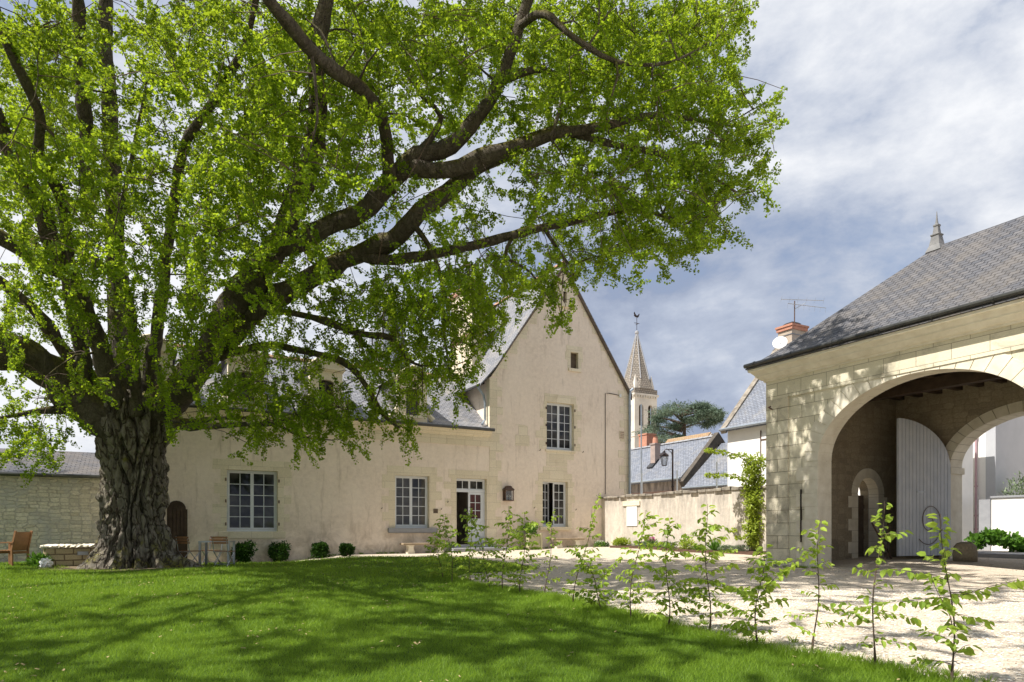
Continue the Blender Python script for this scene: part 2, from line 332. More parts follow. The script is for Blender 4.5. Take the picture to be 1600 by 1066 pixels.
# boards of the gate leaf
m, t, b, o = newmat('painted_boards'); v = obj_vec(t)
col, _ = noisecol(t, v, [(.3, (.46, .49, .53)), (.7, (.57, .59, .62))], 2.5); t.links.new(col, b.inputs['Base Color']); b.inputs['Roughness'].default_value = .55
bump(t, b, ntex(t, v, 30), .15, .01); M['boards'] = m
# ------------------------------------------------------------------ ground, gravel and lawn
m, t, b, o = newmat('gravel'); v = obj_vec(t)
vo = nd(t, 'ShaderNodeTexVoronoi'); vo.inputs['Scale'].default_value = 42; t.links.new(v, vo.inputs[0])
r_ = nd(t, 'ShaderNodeValToRGB'); el = r_.color_ramp.elements; el[0].position = 0; el[0].color = (.33, .27, .20, 1); el[1].position = 1; el[1].color = (.68, .60, .50, 1)
q = el.new(.45); q.color = (.62, .55, .44, 1)
sx = nd(t, 'ShaderNodeSeparateXYZ'); t.links.new(vo.outputs['Color'], sx.inputs[0]); t.links.new(sx.outputs[0], r_.inputs[0])
nn = ntex(t, v, .8, 7, .65); col = mixc(t, ramp01(t, nn, .35, .75), r_.outputs[0], (.52, .44, .35))
big = ntex(t, v, 3.5, 6, .75); col = mixc(t, ramp01(t, big, .5, .8), col, (.66, .61, .52))
fn = ntex(t, v, 9, 8, .8); col = mixc(t, 1.0, col, mixc(t, ramp01(t, fn, .3, .7), (.72, .70, .66), (1.1, 1.1, 1.1)), 'MULTIPLY')
t.links.new(col, b.inputs['Base Color']); b.inputs['Roughness'].default_value = .95; b.inputs['Specular IOR Level'].default_value = .1
iv = nd(t, 'ShaderNodeMath', operation='SUBTRACT'); iv.inputs[0].default_value = 1; t.links.new(vo.outputs['Distance'], iv.inputs[1])
p_ = bump(t, b, iv.outputs[0], .8, .012); bump(t, b, ntex(t, v, 2.5, 6, .7), .4, .05, p_); M['gravel'] = m
def axis_(lo, hi, st, far):
    a = list(np.arange(lo, hi+.01, st)); s = st
    while a[-1] < far: s *= 1.4; a.append(a[-1]+s)
    s = st
    while a[0] > -far: s *= 1.4; a.insert(0, a[0]-s)
    return np.array(a)
gx = axis_(-26, 30, .5, 2600); gy = axis_(-6, 46, .5, 2600)
XX, YY = np.meshgrid(gx, gy, indexing='ij'); ZZ = gz(XX, YY)
g = MB(); nx_, ny_ = XX.shape
g.v = list(zip(XX.ravel(), YY.ravel(), ZZ.ravel()))
g.f = [(i*ny_+j, (i+1)*ny_+j, (i+1)*ny_+j+1, i*ny_+j+1) for i in range(nx_-1) for j in range(ny_-1)]
struct(g.build('gravel_court', M['gravel'], smooth=True, recalc=False))
# lawn outline
def Hw(s, w_): return (.878*s-.478*w_, 27.25+.478*s+.878*w_)
LP = [Hw(-26, .55), Hw(-14, .55), Hw(-13.9, -.3), Hw(-10, -.3)]+[gp(*q)[:2] for q in ((560, 871), (640, 870.5), (745, 875), (812, 882), (842, 888.5), (800, 893), (735, 896), (704, 903), (716, 912), (770, 920), (850, 934), (950, 957), (1050, 984), (1180, 1014), (1280, 1032), (1400, 1054), (1500, 1074))]+[(4.6, 3.4), (6.5, -.5), (7, -5), (-26, -5), (-30, 6)]
LPa = np.array(LP)
def inside(x, y, poly=LPa):
    r = np.zeros(x.shape, bool); n = len(poly)
    for i in range(n):
        x1, y1 = poly[i]; x2, y2 = poly[(i+1) % n]
        c = ((y1 > y) != (y2 > y)) & (x < (x2-x1)*(y-y1)/(y2-y1+1e-12)+x1); r ^= c
    return r
dense = []
for i in range(len(LP)):
    a = np.array(LP[i]); b_ = np.array(LP[(i+1) % len(LP)]); k = max(1, int(np.linalg.norm(b_-a)/.5))
    for j in range(k): dense.append(a+(b_-a)*j/k)
nb = len(dense)
qx, qy = np.meshgrid(np.arange(-29, 8, .6), np.arange(-4.8, 24, .6)); qx = qx.ravel(); qy = qy.ravel(); k = inside(qx, qy)
allp = [Vector(d) for d in dense]+[Vector((a, c)) for a, c in zip(qx[k], qy[k])]
res = delaunay_2d_cdt(allp, [(i, (i+1) % nb) for i in range(nb)], [list(range(nb))], 1, 1e-4)
vx = np.array([p[:] for p in res[0]]); vz = gz(vx[:, 0], vx[:, 1])+.012
lw = MB(); lw.v = [(a[0], a[1], c) for a, c in zip(vx, vz)]; lw.f = [tuple(f) for f in res[2]]
m, t, b, o = newmat('lawn_turf'); v = obj_vec(t)
col, _ = noisecol(t, v, [(.3, (.05, .10, .010)), (.7, (.10, .17, .022))], 1.2, 8, .7); col = mixc(t, ramp01(t, ntex(t, v, 60, 4), .45, .7), col, (.03, .06, .006))
t.links.new(col, b.inputs['Base Color']); b.inputs['Roughness'].default_value = .9; b.inputs['Specular IOR Level'].default_value = .1; bump(t, b, ntex(t, v, 70, 4, .7), .8, .03); M['turf'] = m
struct(lw.build('lawn', M['turf'], smooth=True, recalc=False))
for p in bpy.data.objects['lawn'].data.polygons:
    if p.normal.z < 0: p.flip()
# grass blades
def grass(nm, n, y0, y1, h, wd, margin=1.5):
    Y = np.sqrt(rng.random(n)*(y1**2-y0**2)+y0**2); X = (rng.random(n)*2-1)*(.80*Y+margin); k = inside(X, Y); X = X[k]; Y = Y[k]
    return X, Y, np.full(X.shape, h), np.full(X.shape, wd)
parts = [grass('', *a) for a in ((210000, 3.6, 8, .045, .0055), (190000, 8, 12.5, .05, .0085), (120000, 12.5, 18, .055, .014), (60000, 18, 24, .06, .02))]
# a longer unmown fringe along the sapling row
fr = []
edge = [LP[i] for i in range(11, 21)]
for i in range(len(edge)-1):
    a = np.array(edge[i]); c = np.array(edge[i+1]); nn_ = int(np.linalg.norm(c-a)*1500)
    tt = rng.random((nn_, 1)); fr.append(a+(c-a)*tt+rng.normal(0, 1, (nn_, 2))*(.05+.16*rng.random((nn_, 1))))
fr = np.concatenate(fr)
parts.append((fr[:, 0], fr[:, 1], np.full(len(fr), .085), np.full(len(fr), .007)))
X, Y, H_, W_ = [np.concatenate([p[i] for p in parts]) for i in range(4)]
# bare ring round the old trunk
rb = np.hypot(X+10.5, (Y-18.8)*1.1); kb = rb > 1.65+.35*np.array([noise.noise(Vector((math.atan2(b_-18.8, a_+10.5)*2.0, 1, 2))) if abs(a_+10.5) < 3 else 0 for a_, b_ in zip(X, Y)]); X, Y, H_, W_ = X[kb], Y[kb], H_[kb], W_[kb]
be = MB(); be.v = [(-10.5, 18.8, float(gz(-10.5, 18.8))+.03)]+[(-10.5+rr*math.cos(a_), 18.8+rr*.93*math.sin(a_), float(gz(-10.5+rr*math.cos(a_), 18.8+rr*math.sin(a_)))+.022) for rr in (1.0, 1.6, 2.15) for a_ in np.linspace(0, 2*math.pi, 40, endpoint=False)]
be.f = [(0, 1+k, 1+(k+1) % 40) for k in range(40)]+[(1+j*40+k, 1+(j+1)*40+k, 1+(j+1)*40+(k+1) % 40, 1+j*40+(k+1) % 40) for j in (0, 1) for k in range(40)]
m_soil = simple('bare_earth', (.21, .16, .10), (.10, .075, .045), 9, .95, .7); struct(be.build('bare_earth', m_soil, smooth=True, recalc=False))
# thatch grows unevenly
pn = np.array([noise.noise(Vector((x*.7, y*.7, 3))) for x, y in zip(X[::1], Y[::1])])
H_ = H_*(.75+.6*rng.random(len(X)))*(1+.35*pn); Z = gz(X, Y)+.005
a = rng.random(len(X))*2*math.pi; ln_ = (.15+.85*rng.random(len(X)))*H_; la = rng.random(len(X))*2*math.pi
V = np.empty((len(X), 3, 3)); V[:, 0] = np.stack([X-np.cos(a)*W_/2, Y-np.sin(a)*W_/2, Z], 1); V[:, 1] = np.stack([X+np.cos(a)*W_/2, Y+np.sin(a)*W_/2, Z], 1)
V[:, 2] = np.stack([X+np.cos(la)*ln_, Y+np.sin(la)*ln_, Z+H_], 1)
M['grass'] = leafmat('grass_blades', (.09, .17, .013), (.25, .37, .04), (.37, .55, .045), .38, .5)
rd = np.clip(.45+.5*pn+.45*(rng.random(len(X))-.5), 0, 1)
go = raw('grass', V.reshape(-1, 3), None, M['grass'], attr=rd, rep=3); go['kind'] = 'stuff'
# fallen catkins and bits on the lawn and gravel
n = 13000; Y = np.sqrt(rng.random(n)*(22**2-4**2)+16); X = (rng.random(n)*2-1)*(.8*Y+1); dn = np.array([noise.noise(Vector((x*.9, y*.9, 9))) for x, y in zip(X, Y)])
k = (dn+rng.random(n)*.5 > np.where(inside(X, Y), .52, .3)); X = X[k]; Y = Y[k]; n = len(X); lift = np.where(inside(X, Y), .035, .006)
d = rng.random(n)*6.28; L_ = .010+.016*rng.random(n); W1 = .005+.004*rng.random(n); Z = gz(X, Y)+lift
c, s_ = np.cos(d), np.sin(d); V = np.empty((n, 4, 3))
for i, (u_, v_) in enumerate(((-1, -1), (1, -1), (1, 1), (-1, 1))):
    V[:, i] = np.stack([X+c*L_*u_-s_*W1*v_, Y+s_*L_*u_+c*W1*v_, Z+.008*u_*rng.random(n)], 1)
M['catkin'] = simple('dry_catkin', (.55, .42, .24), (.35, .24, .12), 30, .9, 0)
co_ = raw('fallen_catkins', V.reshape(-1, 3), None, M['catkin']); co_['kind'] = 'stuff'
# loose stones on the near gravel
n = 26000; Y = np.sqrt(rng.random(n)*(13**2-4.5**2)+4.5**2); X = rng.random(n)*(.8*Y+1.5); k = ~inside(X, Y) & (X < 12); X = X[k]; Y = Y[k]; n = len(X)
r0 = .006+.010*rng.random(n); Z = gz(X, Y)+r0*.3
oc = np.array([(1, 0, 0), (0, 1, 0), (-1, 0, 0), (0, -1, 0), (0, 0, .7), (0, 0, -.7)]); fs = [(0, 1, 4), (1, 2, 4), (2, 3, 4), (3, 0, 4)]
jit = 1+.35*(rng.random((n, 6, 1))-.5); aa = rng.random(n)*6.28; ca, sa_ = np.cos(aa)[:, None], np.sin(aa)[:, None]
px = oc[None, :, 0]*1.3; py = oc[None, :, 1]
O = np.stack([px*ca-py*sa_, px*sa_+py*ca, np.broadcast_to(oc[None, :, 2], (n, 6))], 2)*r0[:, None, None]*jit+np.stack([X, Y, Z], 1)[:, None]
V = np.stack([O[:, list(f)] for f in fs], 1).reshape(-1, 3)
M['pebble'] = leafmat('pebble', (.42, .35, .26), (.80, .75, .67), (0, 0, 0), 0, .9)
po = raw('loose_gravel', V, None, M['pebble'], attr=np.repeat(rng.random(n), 4), rep=3); po['kind'] = 'stuff'
# street beyond the archway
GX, GY = 7.63, 20.5
def Gw(t_, w_): return (GX+.478*t_+.878*w_, GY-.878*t_+.478*w_)
def sheet(name, cx, cy, x0, x1, y0, y1, fr_, lift, mat, step=.5):
    mb = MB(); xs = np.arange(x0, x1+1e-6, step); ys = np.arange(y0, y1+1e-6, step); n = len(ys)
    for a in xs:
        for c in ys: X_, Y_ = fr_(a, c); mb.v.append((X_, Y_, float(gz(X_, Y_))+lift))
    mb.f = [(i*n+j, (i+1)*n+j, (i+1)*n+j+1, i*n+j+1) for i in range(len(xs)-1) for j in range(n-1)]
    o = mb.build(name, mat, smooth=True, recalc=False)
    if o.data.polygons[0].normal.z < 0: o.data.flip_normals()
    return struct(o)
sheet('street', 0, 0, -30, 30, 8.2, 14, Gw, .02, M['asphalt'], 1)
# ------------------------------------------------------------------ the house
HA = math.atan2(.478, .878)
def Hpx(px):
    u = (px-800)/F; return 27.25*u/(.878-.478*u)
def Hz(px, py, w_=0):
    s = Hpx(px); return EYE+(HZ-py)*(27.25+.478*s+.878*w_)/F
def hw(s, w_, z=0): x, y = Hw(s, w_); return Vector((x, y, z))
house = thing('manor_house', 'long cream rendered house with slate roof, stone dormers and tall pointed gable wing', 'house', (0, 27.25, 0), HA)
def rect(x0, x1, z0, z1): return [(x0, z0), (x1, z0), (x1, z1), (x0, z1)]
SL, SR = -13.6, 5.87
W1 = (-10.56, -8.96, 1.24, 3.27); W2 = (-4.86, -3.52, 1.36, 3.31); DR = (-2.42, -1.12, .74, 3.29)
G1 = (1.42, 2.66, 1.42, 3.30); G2 = (1.615, 2.968, 4.60, 6.57); A1 = (2.79, 3.18, 8.06, 8.75); A2 = (2.42, 2.60, 10.72, 11.22)
APX, APZ = 2.457, 12.25; EV = 7.45
# front wall of the low wing, butting the gable wing
wall = MB()
wall.prism([(SL, -.4), (-1.0, -.4), (-1.0, 4.98), (SL, 4.98)], [rect(*W1)[::-1], rect(*W2)[::-1], rect(*DR)[::-1]], 0, .45)
def vz(s): return APZ-1.457*abs(s-APX)
wall.prism([(-1.0, -.4), (SR, -.4), (SR, vz(SR)), (APX, APZ), (-1.0, vz(-1.0))], [rect(*G1)[::-1], rect(*G2)[::-1], rect(*A1)[::-1], rect(*A2)[::-1]], 0, .45)
wall.box(SL, SL+.4, .45, 7, -.4, 4.98); wall.box(SL, -1, 6.6, 7, -.4, 4.98)
wall.prism([(.45, -.4), (9, -.4), (9, 7.1), (.45, 7.1)], [], -1.0, -.6, 'x'); wall.prism([(.45, -.4), (9, -.4), (9, 7.1), (.45, 7.1)], [], SR-.4, SR, 'x')
wall.prism([(-.6, -.4), (SR-.4, -.4), (SR-.4, 7.2), (APX, 11.9), (-.6, 7.2)], [], 8.6, 9)
wall.prism([(.45, 4.98), (3.5, 7.6), (6.6, 4.98)], [], SL, SL+.4, 'x')
wall.build('wall', M['plaster'], house)
flo = MB(); flo.box(SL+.4, SR-.4, .45, 6.6, .60, .72); flo.build('floor', M['oldwood'], house)
# stone frieze and moulded cornice of the low wing
fz = MB(); xx = SL
while xx < -1.05:
    wd = random.uniform(.55, .95); x2 = min(-1.0, xx+wd)
    if -1.0-x2 < .3: x2 = -1.0
    fz.box(xx+.004, x2-.004, -.035, .02, 4.56, 4.88); xx = x2
fz.build('frieze', M['stone'], house)
cn = MB(); prof = [(.0, 4.885), (.05, 4.885), (.06, 4.93), (.12, 4.95), (.16, 5.02), (.20, 5.03), (.24, 5.10), (.30, 5.12), (.30, 5.17), (0, 5.17)]
cn.rings([[(x, -o_, z) for o_, z in prof] for x in (SL-.05, -1.003)]); cn.build('cornice', M['stone'], house)
# quoins and dressings
def blocks(mb, x_edge, side, z0, z1, ws=(.2, .36), h=(.26, .38), proud=.008, deep=.24, inner=.004, hset=None):
    z = z0; i = random.randint(0, 1)
    while z < z1-.05:
        hh = random.uniform(*h)
        if z1-(z+hh) < .15: hh = z1-z
        wd = ws[i % 2]*random.uniform(.85, 1.15); i += 1
        a, c = (x_edge-wd, x_edge+inner) if side < 0 else (x_edge-inner, x_edge+wd)
        mb.box(a, c, -proud, deep, z+.004, z+hh-.004); z += hh
def surround(op, lintel=.33, lw_=.24, sill=True, sl_=None, ws=(.2, .36)):
    x0, x1, z0, z1 = op; mb = MB()
    blocks(mb, x0, -1, z0-(.0 if sill else 0), z1, ws); blocks(mb, x1, 1, z0, z1, ws)
    mb.box(x0-lw_, x1+lw_, -.011, .24, z1-.004, z1+lintel)
    o = mb.build('window_surround', M['stone'], house)
    return o
def sill(op, over=.1, proj=.10, th=.14, mat='stone'):
    x0, x1, z0, z1 = op; mb = MB(); mb.box(x0-over, x1+over, -proj, .30, z0-th, z0+.004)
    mb.box(x0-over+.02, x1+over-.02, -proj+.03, -.01, z0-th-.03, z0-th); return mb.build('window_sill', M[mat], house, bevel=.01)
for op, kw in ((W1, dict(ws=(.2, .42), lw_=.42)), (W2, dict(ws=(.24, .5), lw_=.3)), (G1, dict(ws=(.22, .34), lw_=.2)), (G2, dict(ws=(.16, .34), lw_=.1))): surround(op, **kw)
sill(W2, .28, .14, .15, 'pave'); sill(G1, .15, .10, .12); sill(G2, .06, .05, .07); sill(W1, .25, .02, .22)
mb = MB(); x0, x1, z0, z1 = DR; blocks(mb, x0, -1, .45, z1, (.22, .55)); blocks(mb, x1, 1, .45, z1, (.2, .46)); mb.box(x0-.32, x1+.34, -.011, .24, z1-.004, z1+.3); mb.build('door_surround', M['stone'], house)
mb = MB()
for op in (A1,):
    x0, x1, z0, z1 = op; blocks(mb, x0, -1, z0, z1, (.16, .3)); blocks(mb, x1, 1, z0, z1, (.14, .26)); mb.box(x0-.2, x1+.2, -.011, .24, z1-.004, z1+.26); mb.box(x0-.12, x1+.12, -.07, .24, z0-.12, z0)
mb.build('attic_surround', M['stone'], house)
mb = MB(); x0, x1, z0, z1 = A2; mb.box(x0-.2, x0+.004, -.01, .24, z0, z1); mb.box(x1-.004, x1+.2, -.01, .24, z0, z1); mb.box(x0-.22, x1+.22, -.012, .24, z1, z1+.25); mb.box(x0-.25, x1+.25, -.12, .24, z0-.16, z0); mb.build('attic_surround', M['stone'], house)
mb = MB(); mb.box(A1[0], A1[1], .16, .2, A1[2], A1[3]); mb.build('attic_shutter', M['oldwood'], house)
mb = MB(); mb.box(A2[0], A2[1], .16, .2, A2[2], A2[3]); mb.build('attic_shutter', M['oldwood'], house)
q = MB(); z = .3; i = 0
while z < 7.0:
    hh = random.uniform(.3, .42); wd = (.30, .55)[i % 2]*random.uniform(.8, 1.2)
    if 4.2 < z < 5.0: wd *= 1.25
    q.box(-1.004, -1.0+wd, -.013, .3, z+.004, z+hh-.004); i += 1; z += hh
q.build('quoins', M['stone'], house); q = MB(); z = .3
while z < 7.2:
    hh = random.uniform(.28, .4); wd = (.25, .52)[i % 2]*random.uniform(.8, 1.2)
    q.box(SR-wd, SR+.004, -.013, .3, z+.004, z+hh-.004)
    i += 1; z += hh
q.build('quoins', M['stone'], house)
q = MB(); z = 7.35
while z < 11.7:
    hh = .33; wl = (.30, .46)[i % 2]
    for sgn in (-1, 1):
        a0 = APX+sgn*(APZ-z)/1.457; a1 = APX+sgn*(APZ-z-hh)/1.457
        xin = a0-sgn*wl*(1.0 if sgn < 0 else .75)
        if abs(xin-APX) > .2: q.prism([(a0, z+.004), (xin, z+.004), (xin, z+hh-.004), (a1, z+hh-.004)] if (a1-xin)*sgn > 0 else [(a0, z+.004), (xin, z+.004), (a1, z+hh-.004)], [], -.014, .2)
    z += hh; i += 1
q.prism([(APX-.42, 11.65), (APX+.42, 11.65), (APX+.05, APZ+.02), (APX-.05, APZ+.02)], [], -.016, .2)
q.build('gable_stones', M['stone'], house)
q = MB()
for a in (( .16, .80, 4.68, 5.1), (.30, .72, 5.1, 5.5), (.16, .62, 5.5, 5.52), (1.45, 2.62, 3.64, 3.9), (1.60, 2.05, 3.93, 4.2), (2.06, 2.62, 3.93, 4.2), (1.62, 2.95, 4.22, 4.5), (1.1, 1.5, 5.05, 5.35), (.95, 1.3, 2.2, 2.5), (.1, .2, 2.4, 2.5)):
    q = MB(); q.box(a[0], a[1], -.009, .1, a[2], a[3]); q.build('patch_stone', M['stone'], house)
mb = MB(); mb.box(5.33, 5.6, -.02, .1, 5.27, 5.62)
mb.build('vent_block', M['stone'], house)
mb = MB()
for k in range(4): mb.box(5.36, 5.57, -.028, -.018, 5.30+k*.08, 5.34+k*.08)
mb.build('vent_slots', M['brick'], house)
# windows
def casements(op, cols, rows, y=.20, ajar=0, parent=house):
    x0, x1, z0, z1 = op; fr = MB(); g = MB(); e = .045
    x0 += .006; x1 -= .006; z0 += .006; z1 -= .006
    for a in ((x0, x0+e, z0, z1), (x1-e, x1, z0, z1), (x0+e, x1-e, z0, z0+e*1.6), (x0+e, x1-e, z1-e, z1)): fr.box(a[0], a[1], y-.02, y+.06, a[2], a[3])
    xm = (x0+x1)/2; o = fr.build('window', M['frame'], parent)
    for li, (a, c) in enumerate(((x0+e+.003, xm-.002), (xm+.002, x1-e-.003))):
        lf = MB(); b0 = z0+e*1.6+.003; b1 = z1-e-.003; st = .05
        for r4 in ((a, a+st, b0, b1), (c-st, c, b0, b1), (a+st, c-st, b0, b0+st), (a+st, c-st, b1-st, b1)): lf.box(r4[0], r4[1], y-.03, y+.02, r4[2], r4[3])
        for k in range(1, cols): xk = a+st+(c-a-2*st)*k/cols; lf.box(xk-.011, xk+.011, y-.024, y+.014, b0+st, b1-st)
        for k in range(1, rows): zk = b0+st+(b1-b0-2*st)*k/rows; lf.box(a+st, c-st, y-.0225, y+.0125, zk-.011, zk+.011)
        gl = MB(); gl.box(a+st-.003, c-st+.003, y-.004, y+.002, b0+st-.003, b1-st+.003)
        hx = a if li == 0 else c
        oo = lf.build('casement', M['frame'], o); og = gl.build('pane', M['glass'], o)
        if ajar and li == 0:
            for q_ in (oo, og):
                q_.matrix_local = Matrix.Translation((hx, y, 0)) @ Matrix.Rotation(R(ajar), 4, 'Z') @ Matrix.Translation((-hx, -y, 0))
    return o
casements(W1, 2, 5); casements(W2, 2, 5); casements(G1, 2, 5, ajar=27); casements(G2, 2, 5)
# entrance: transom light, open left leaf, closed right leaf
x0, x1, z0, z1 = DR; mb = MB(); y = .2; zt = 2.76
mb.box(x0+.006, x1-.006, y-.02, y+.07, z1-.06, z1-.006); mb.box(x0+.006, x1-.006, y-.04, y+.07, zt, zt+.10)
mb.box(x0+.006, x0+.05, y-.02, y+.07, zt+.1, z1-.06); mb.box(x1-.10, x1-.006, y-.02, y+.07, .74, zt); mb.box(x1-.05, x1-.006, y-.02, y+.07, zt+.1, z1-.06); mb.box(x0+.006, x0+.035, y-.02, y+.07, .74, zt)
xm = (x0+x1)/2-.02
for a, c in ((x0+.05, x0+.09), (xm-.04, xm+.04), (x1-.09, x1-.05), ((x0+xm)/2+.01, (x0+xm)/2+.035), ((x1+xm)/2-.03, (x1+xm)/2-.005)): mb.box(a, c, y-.012, y+.05, zt+.1, z1-.06)
mb.box(x0+.09, x1-.09, y-.011, y+.05, zt+.1, zt+.14); mb.box(x0+.09, x1-.09, y-.011, y+.05, z1-.1, z1-.06)
df = mb.build('door_frame', M['frame'], house)
mb = MB(); mb.box(x0+.05, x1-.05, y+.01, y+.02, zt+.11, z1-.07); mb.build('pane', M['glass'], df)
mb = MB(); a, c = xm-.05, x1-.105
for r4 in ((a, a+.08, .76, zt-.005), (c-.08, c, .76, zt-.005), (a+.08, c-.08, zt-.09, zt-.005), (a+.08, c-.08, 1.62, 1.74), (a+.08, c-.08, .76, .95)): mb.box(r4[0], r4[1], y-.03, y+.015, r4[2], r4[3])
mb.box(a+.08, c-.08, y-.012, y+.01, .95, 1.62); mb.box(a+.12, c-.12, y-.022, y-.011, 1.02, 1.55)
mb.box((a+c)/2-.012, (a+c)/2+.012, y-.024, y+.01, 1.74, zt-.09)
for k in (1, 2): zk = 1.74+(zt-.09-1.74)*k/3; mb.box(a+.08, c-.08, y-.023, y+.01, zk-.012, zk+.012)
dl = mb.build('door', M['frame'], house)
mb = MB(); mb.box(a+.08, c-.08, y-.003, y+.003, 1.74, zt-.09); m_c = simple('red_reflecting_glass', (.10, .03, .035), (.04, .02, .03), 3, .08, 0, spec=.7); mb.build('pane', m_c, dl)
mb = MB(); mb.blob((a+.05, y-.06, 1.68), .025, 2, 0); mb.bar((a+.05, y-.06, 1.68), (a+.05, y-.03, 1.68), .01); mb.build('door_handle', M['iron'], dl)
mb = MB(); mb.box(x0+.03, x0+.075, y+.06, y+.66, .76, zt-.01); mb.build('door', M['frame'], house)
mb = MB(); mb.box(x0-.25, x1+.25, -.42, .3, .3, .73); mb.box(x0-.5, x1+.5, -.85, -.42, .3, .62); mb.build('door_step', M['pave'], house, bevel=.015)
# small arched plank door by the trunk
sx_ = Hpx(276); mb = MB()
hw_ = .27; zb, zs = .35, 1.95; arc = [(sx_-hw_*math.cos(k*math.pi/10), zs+hw_*math.sin(k*math.pi/10)) for k in range(11)]
mb.prism([(sx_-hw_, zb)]+arc+[(sx_+hw_, zb)], [], -.03, .0)
for k in range(5): xk = sx_-hw_+.05+k*.11; mb.box(xk, xk+.09, -.045, -.03, zb, zs)
mb.build('arched_door', M['darkwood'], house)
# iron dogs and hinges
mb = MB()
for (px_, py_) in ((843, 704), (910, 707), (834, 794), (899, 797), (596, 795), (689, 796), (699, 785)):
    mb = MB(); s = Hpx(px_); z = Hz(px_, py_); mb.tube([(s, 0, z), (s, -.06, z), (s+.01, -.07, z+.05)], .012, 6); mb.build('iron_hook', M['rust'], house)
for op in (W1, G2):
    for zz in (.25, 1.0, 1.7):
        for s_2 in (op[0]-.03, op[1]+.03): mb = MB(); mb.box(s_2-.02, s_2+.02, -.035, -.008, op[2]+zz-.05, op[2]+zz+.05); mb.build('shutter_hinge', M['rust'], house)
mb = MB(); s = Hpx(680.5); mb.box(s-.09, s+.09, -.018, .02, Hz(680, 802), Hz(680, 796)+.02); mb.build('wall_plate', M['oldwood'], house)
mb = MB(); s0, s1 = Hpx(945.5), Hpx(968); mb.tube([(s0, -.015, Hz(945, 772)), (s0, -.015, Hz(945, 615)), (s0+.2, -.015, Hz(945, 614)), (s1-.05, -.015, Hz(968, 618))], .014, 6); mb.build('cable', M['iron'], house)
mb = MB(); mb.box(s1-.03, s1+.06, -.06, 0, Hz(968, 621), Hz(968, 616)); mb.build('junction_box', M['white'], house)
# roofs
def slab_roof(mb, xs, prof, th=.07):
    """prof: list of (y,z) from eave up; extruded along x between xs"""
    rr = []
    for x in xs: rr.append([(x, y, z) for y, z in prof]+[(x, y, z-th) for y, z in reversed(prof)])
    mb.rings(rr)
rf = MB()
RZ, RW = 7.93, 3.5
slab_roof(rf, (SL-.1, -1.003), [(-.24, 5.19), (.35, 5.5), (RW, RZ)]); rf.build('roof', M['slate_pale'], house); rf = MB(); slab_roof(rf, (SL-.1, -1.003), [(RW, RZ), (7.1, 5.2)])
rf.build('roof', M['slate_pale'], house)
# gable wing: two slopes, extruded along depth, left slope flaring at the foot
def slope(mb, prof, y0, y1, th=.07, yy=None):
    mb.rings([[(x, y, z) for x, z in prof]+[(x, y, z-th) for x, z in reversed(prof)] for y in (y0, y1)])
gr_ = MB()
slope(gr_, [(APX, APZ+.16), (-.72, APZ+.16-1.457*3.177), (-1.42, 6.98)], -.07, 2.45)
slope(gr_, [(APX, APZ+.16), (-.72, APZ+.16-1.457*3.177), (-1.42, 6.98)], 2.455, 9.1)
slope(gr_, [(APX+.002, APZ+.16), (SR+.12, APZ+.16-1.457*(SR+.12-APX))], -.07, 9.1)
gr_.build('gable_roof', M['slate_pale'], house)
mb = MB(); mb.prism([(APX, APZ+.09), (-.70, APZ+.09-1.457*3.157), (-.78, APZ-.1-1.457*3.1), (APX, APZ-.1)], [], -.085, -.03)
mb.prism([(APX, APZ+.09), (SR+.12, APZ+.09-1.457*(SR+.12-APX)), (SR+.1, APZ-.1-1.457*(SR+.12-APX)), (APX, APZ-.1)], [], -.085, -.03); mb.build('verge_board', M['oldwood'], house)
def ridge_tiles(mb, a, c, r=.13, step=.38):
    a, c = Vector(a), Vector(c); n = int((c-a).length/step); d = (c-a)/n
    side = Vector((-d.y, d.x, 0)).normalized()
    for i in range(n):
        p0 = a+d*i; p1 = a+d*(i+1)*1.0; rr0 = r*.92; rr1 = r*1.06
        ang = [math.pi*k/8 for k in range(9)]
        f = lambda p, rr: [p+side*math.cos(k)*rr+Vector((0, 0, math.sin(k)*rr-.04)) for k in ang]+[p+side*math.cos(k)*(rr-.02)+Vector((0, 0, math.sin(k)*(rr-.02)-.04)) for k in reversed(ang)]
        mb.rings([f(p0, rr0), f(p1, rr1)])
mb = MB(); ridge_tiles(mb, (SL-.1, RW, RZ), (-1.0, RW, RZ)); mb.build('ridge_tiles', M['tile'], house); mb = MB(); ridge_tiles(mb, (APX, -.05, APZ+.16), (APX, 9.1, APZ+.16)); mb.build('ridge_tiles', M['tile'], house)
# gutters and pipes
mb = MB(); mb.tube([(SL-.1, -.32, 5.20), (-1.0+.05, -.32, 5.18)], .065, 10); mb.build('gutter', M['zinc_dark'], house); mb = MB(); mb.tube([(-1.45, -.02, 6.94), (-1.45, 2.4, 6.94)], .055, 8); mb.build('gutter', M['zinc_dark'], house)
mb = MB(); mb.tube([(-1.40, .25, 6.92), (-1.15, .22, 6.6), (-1.10, .2, 6.3), (-1.10, .2, 5.65), (-1.3, .05, 5.42)], .05, 8)
mb.build('downpipe', M['zinc'], house); mb = MB(); mb.tube([(SR+.12, -.12, 7.50), (SR-.02, -.10, 7.38), (SR-.04, -.09, 7.1), (SR-.04, -.09, .5)], .055, 8)
for zz in (2, 3.6, 5.2, 6.7): mb.tube([(SR-.04, -.09, zz), (SR-.04, -.09, zz+.07)], .07, 8)
mb.build('downpipe', M['zinc'], house)
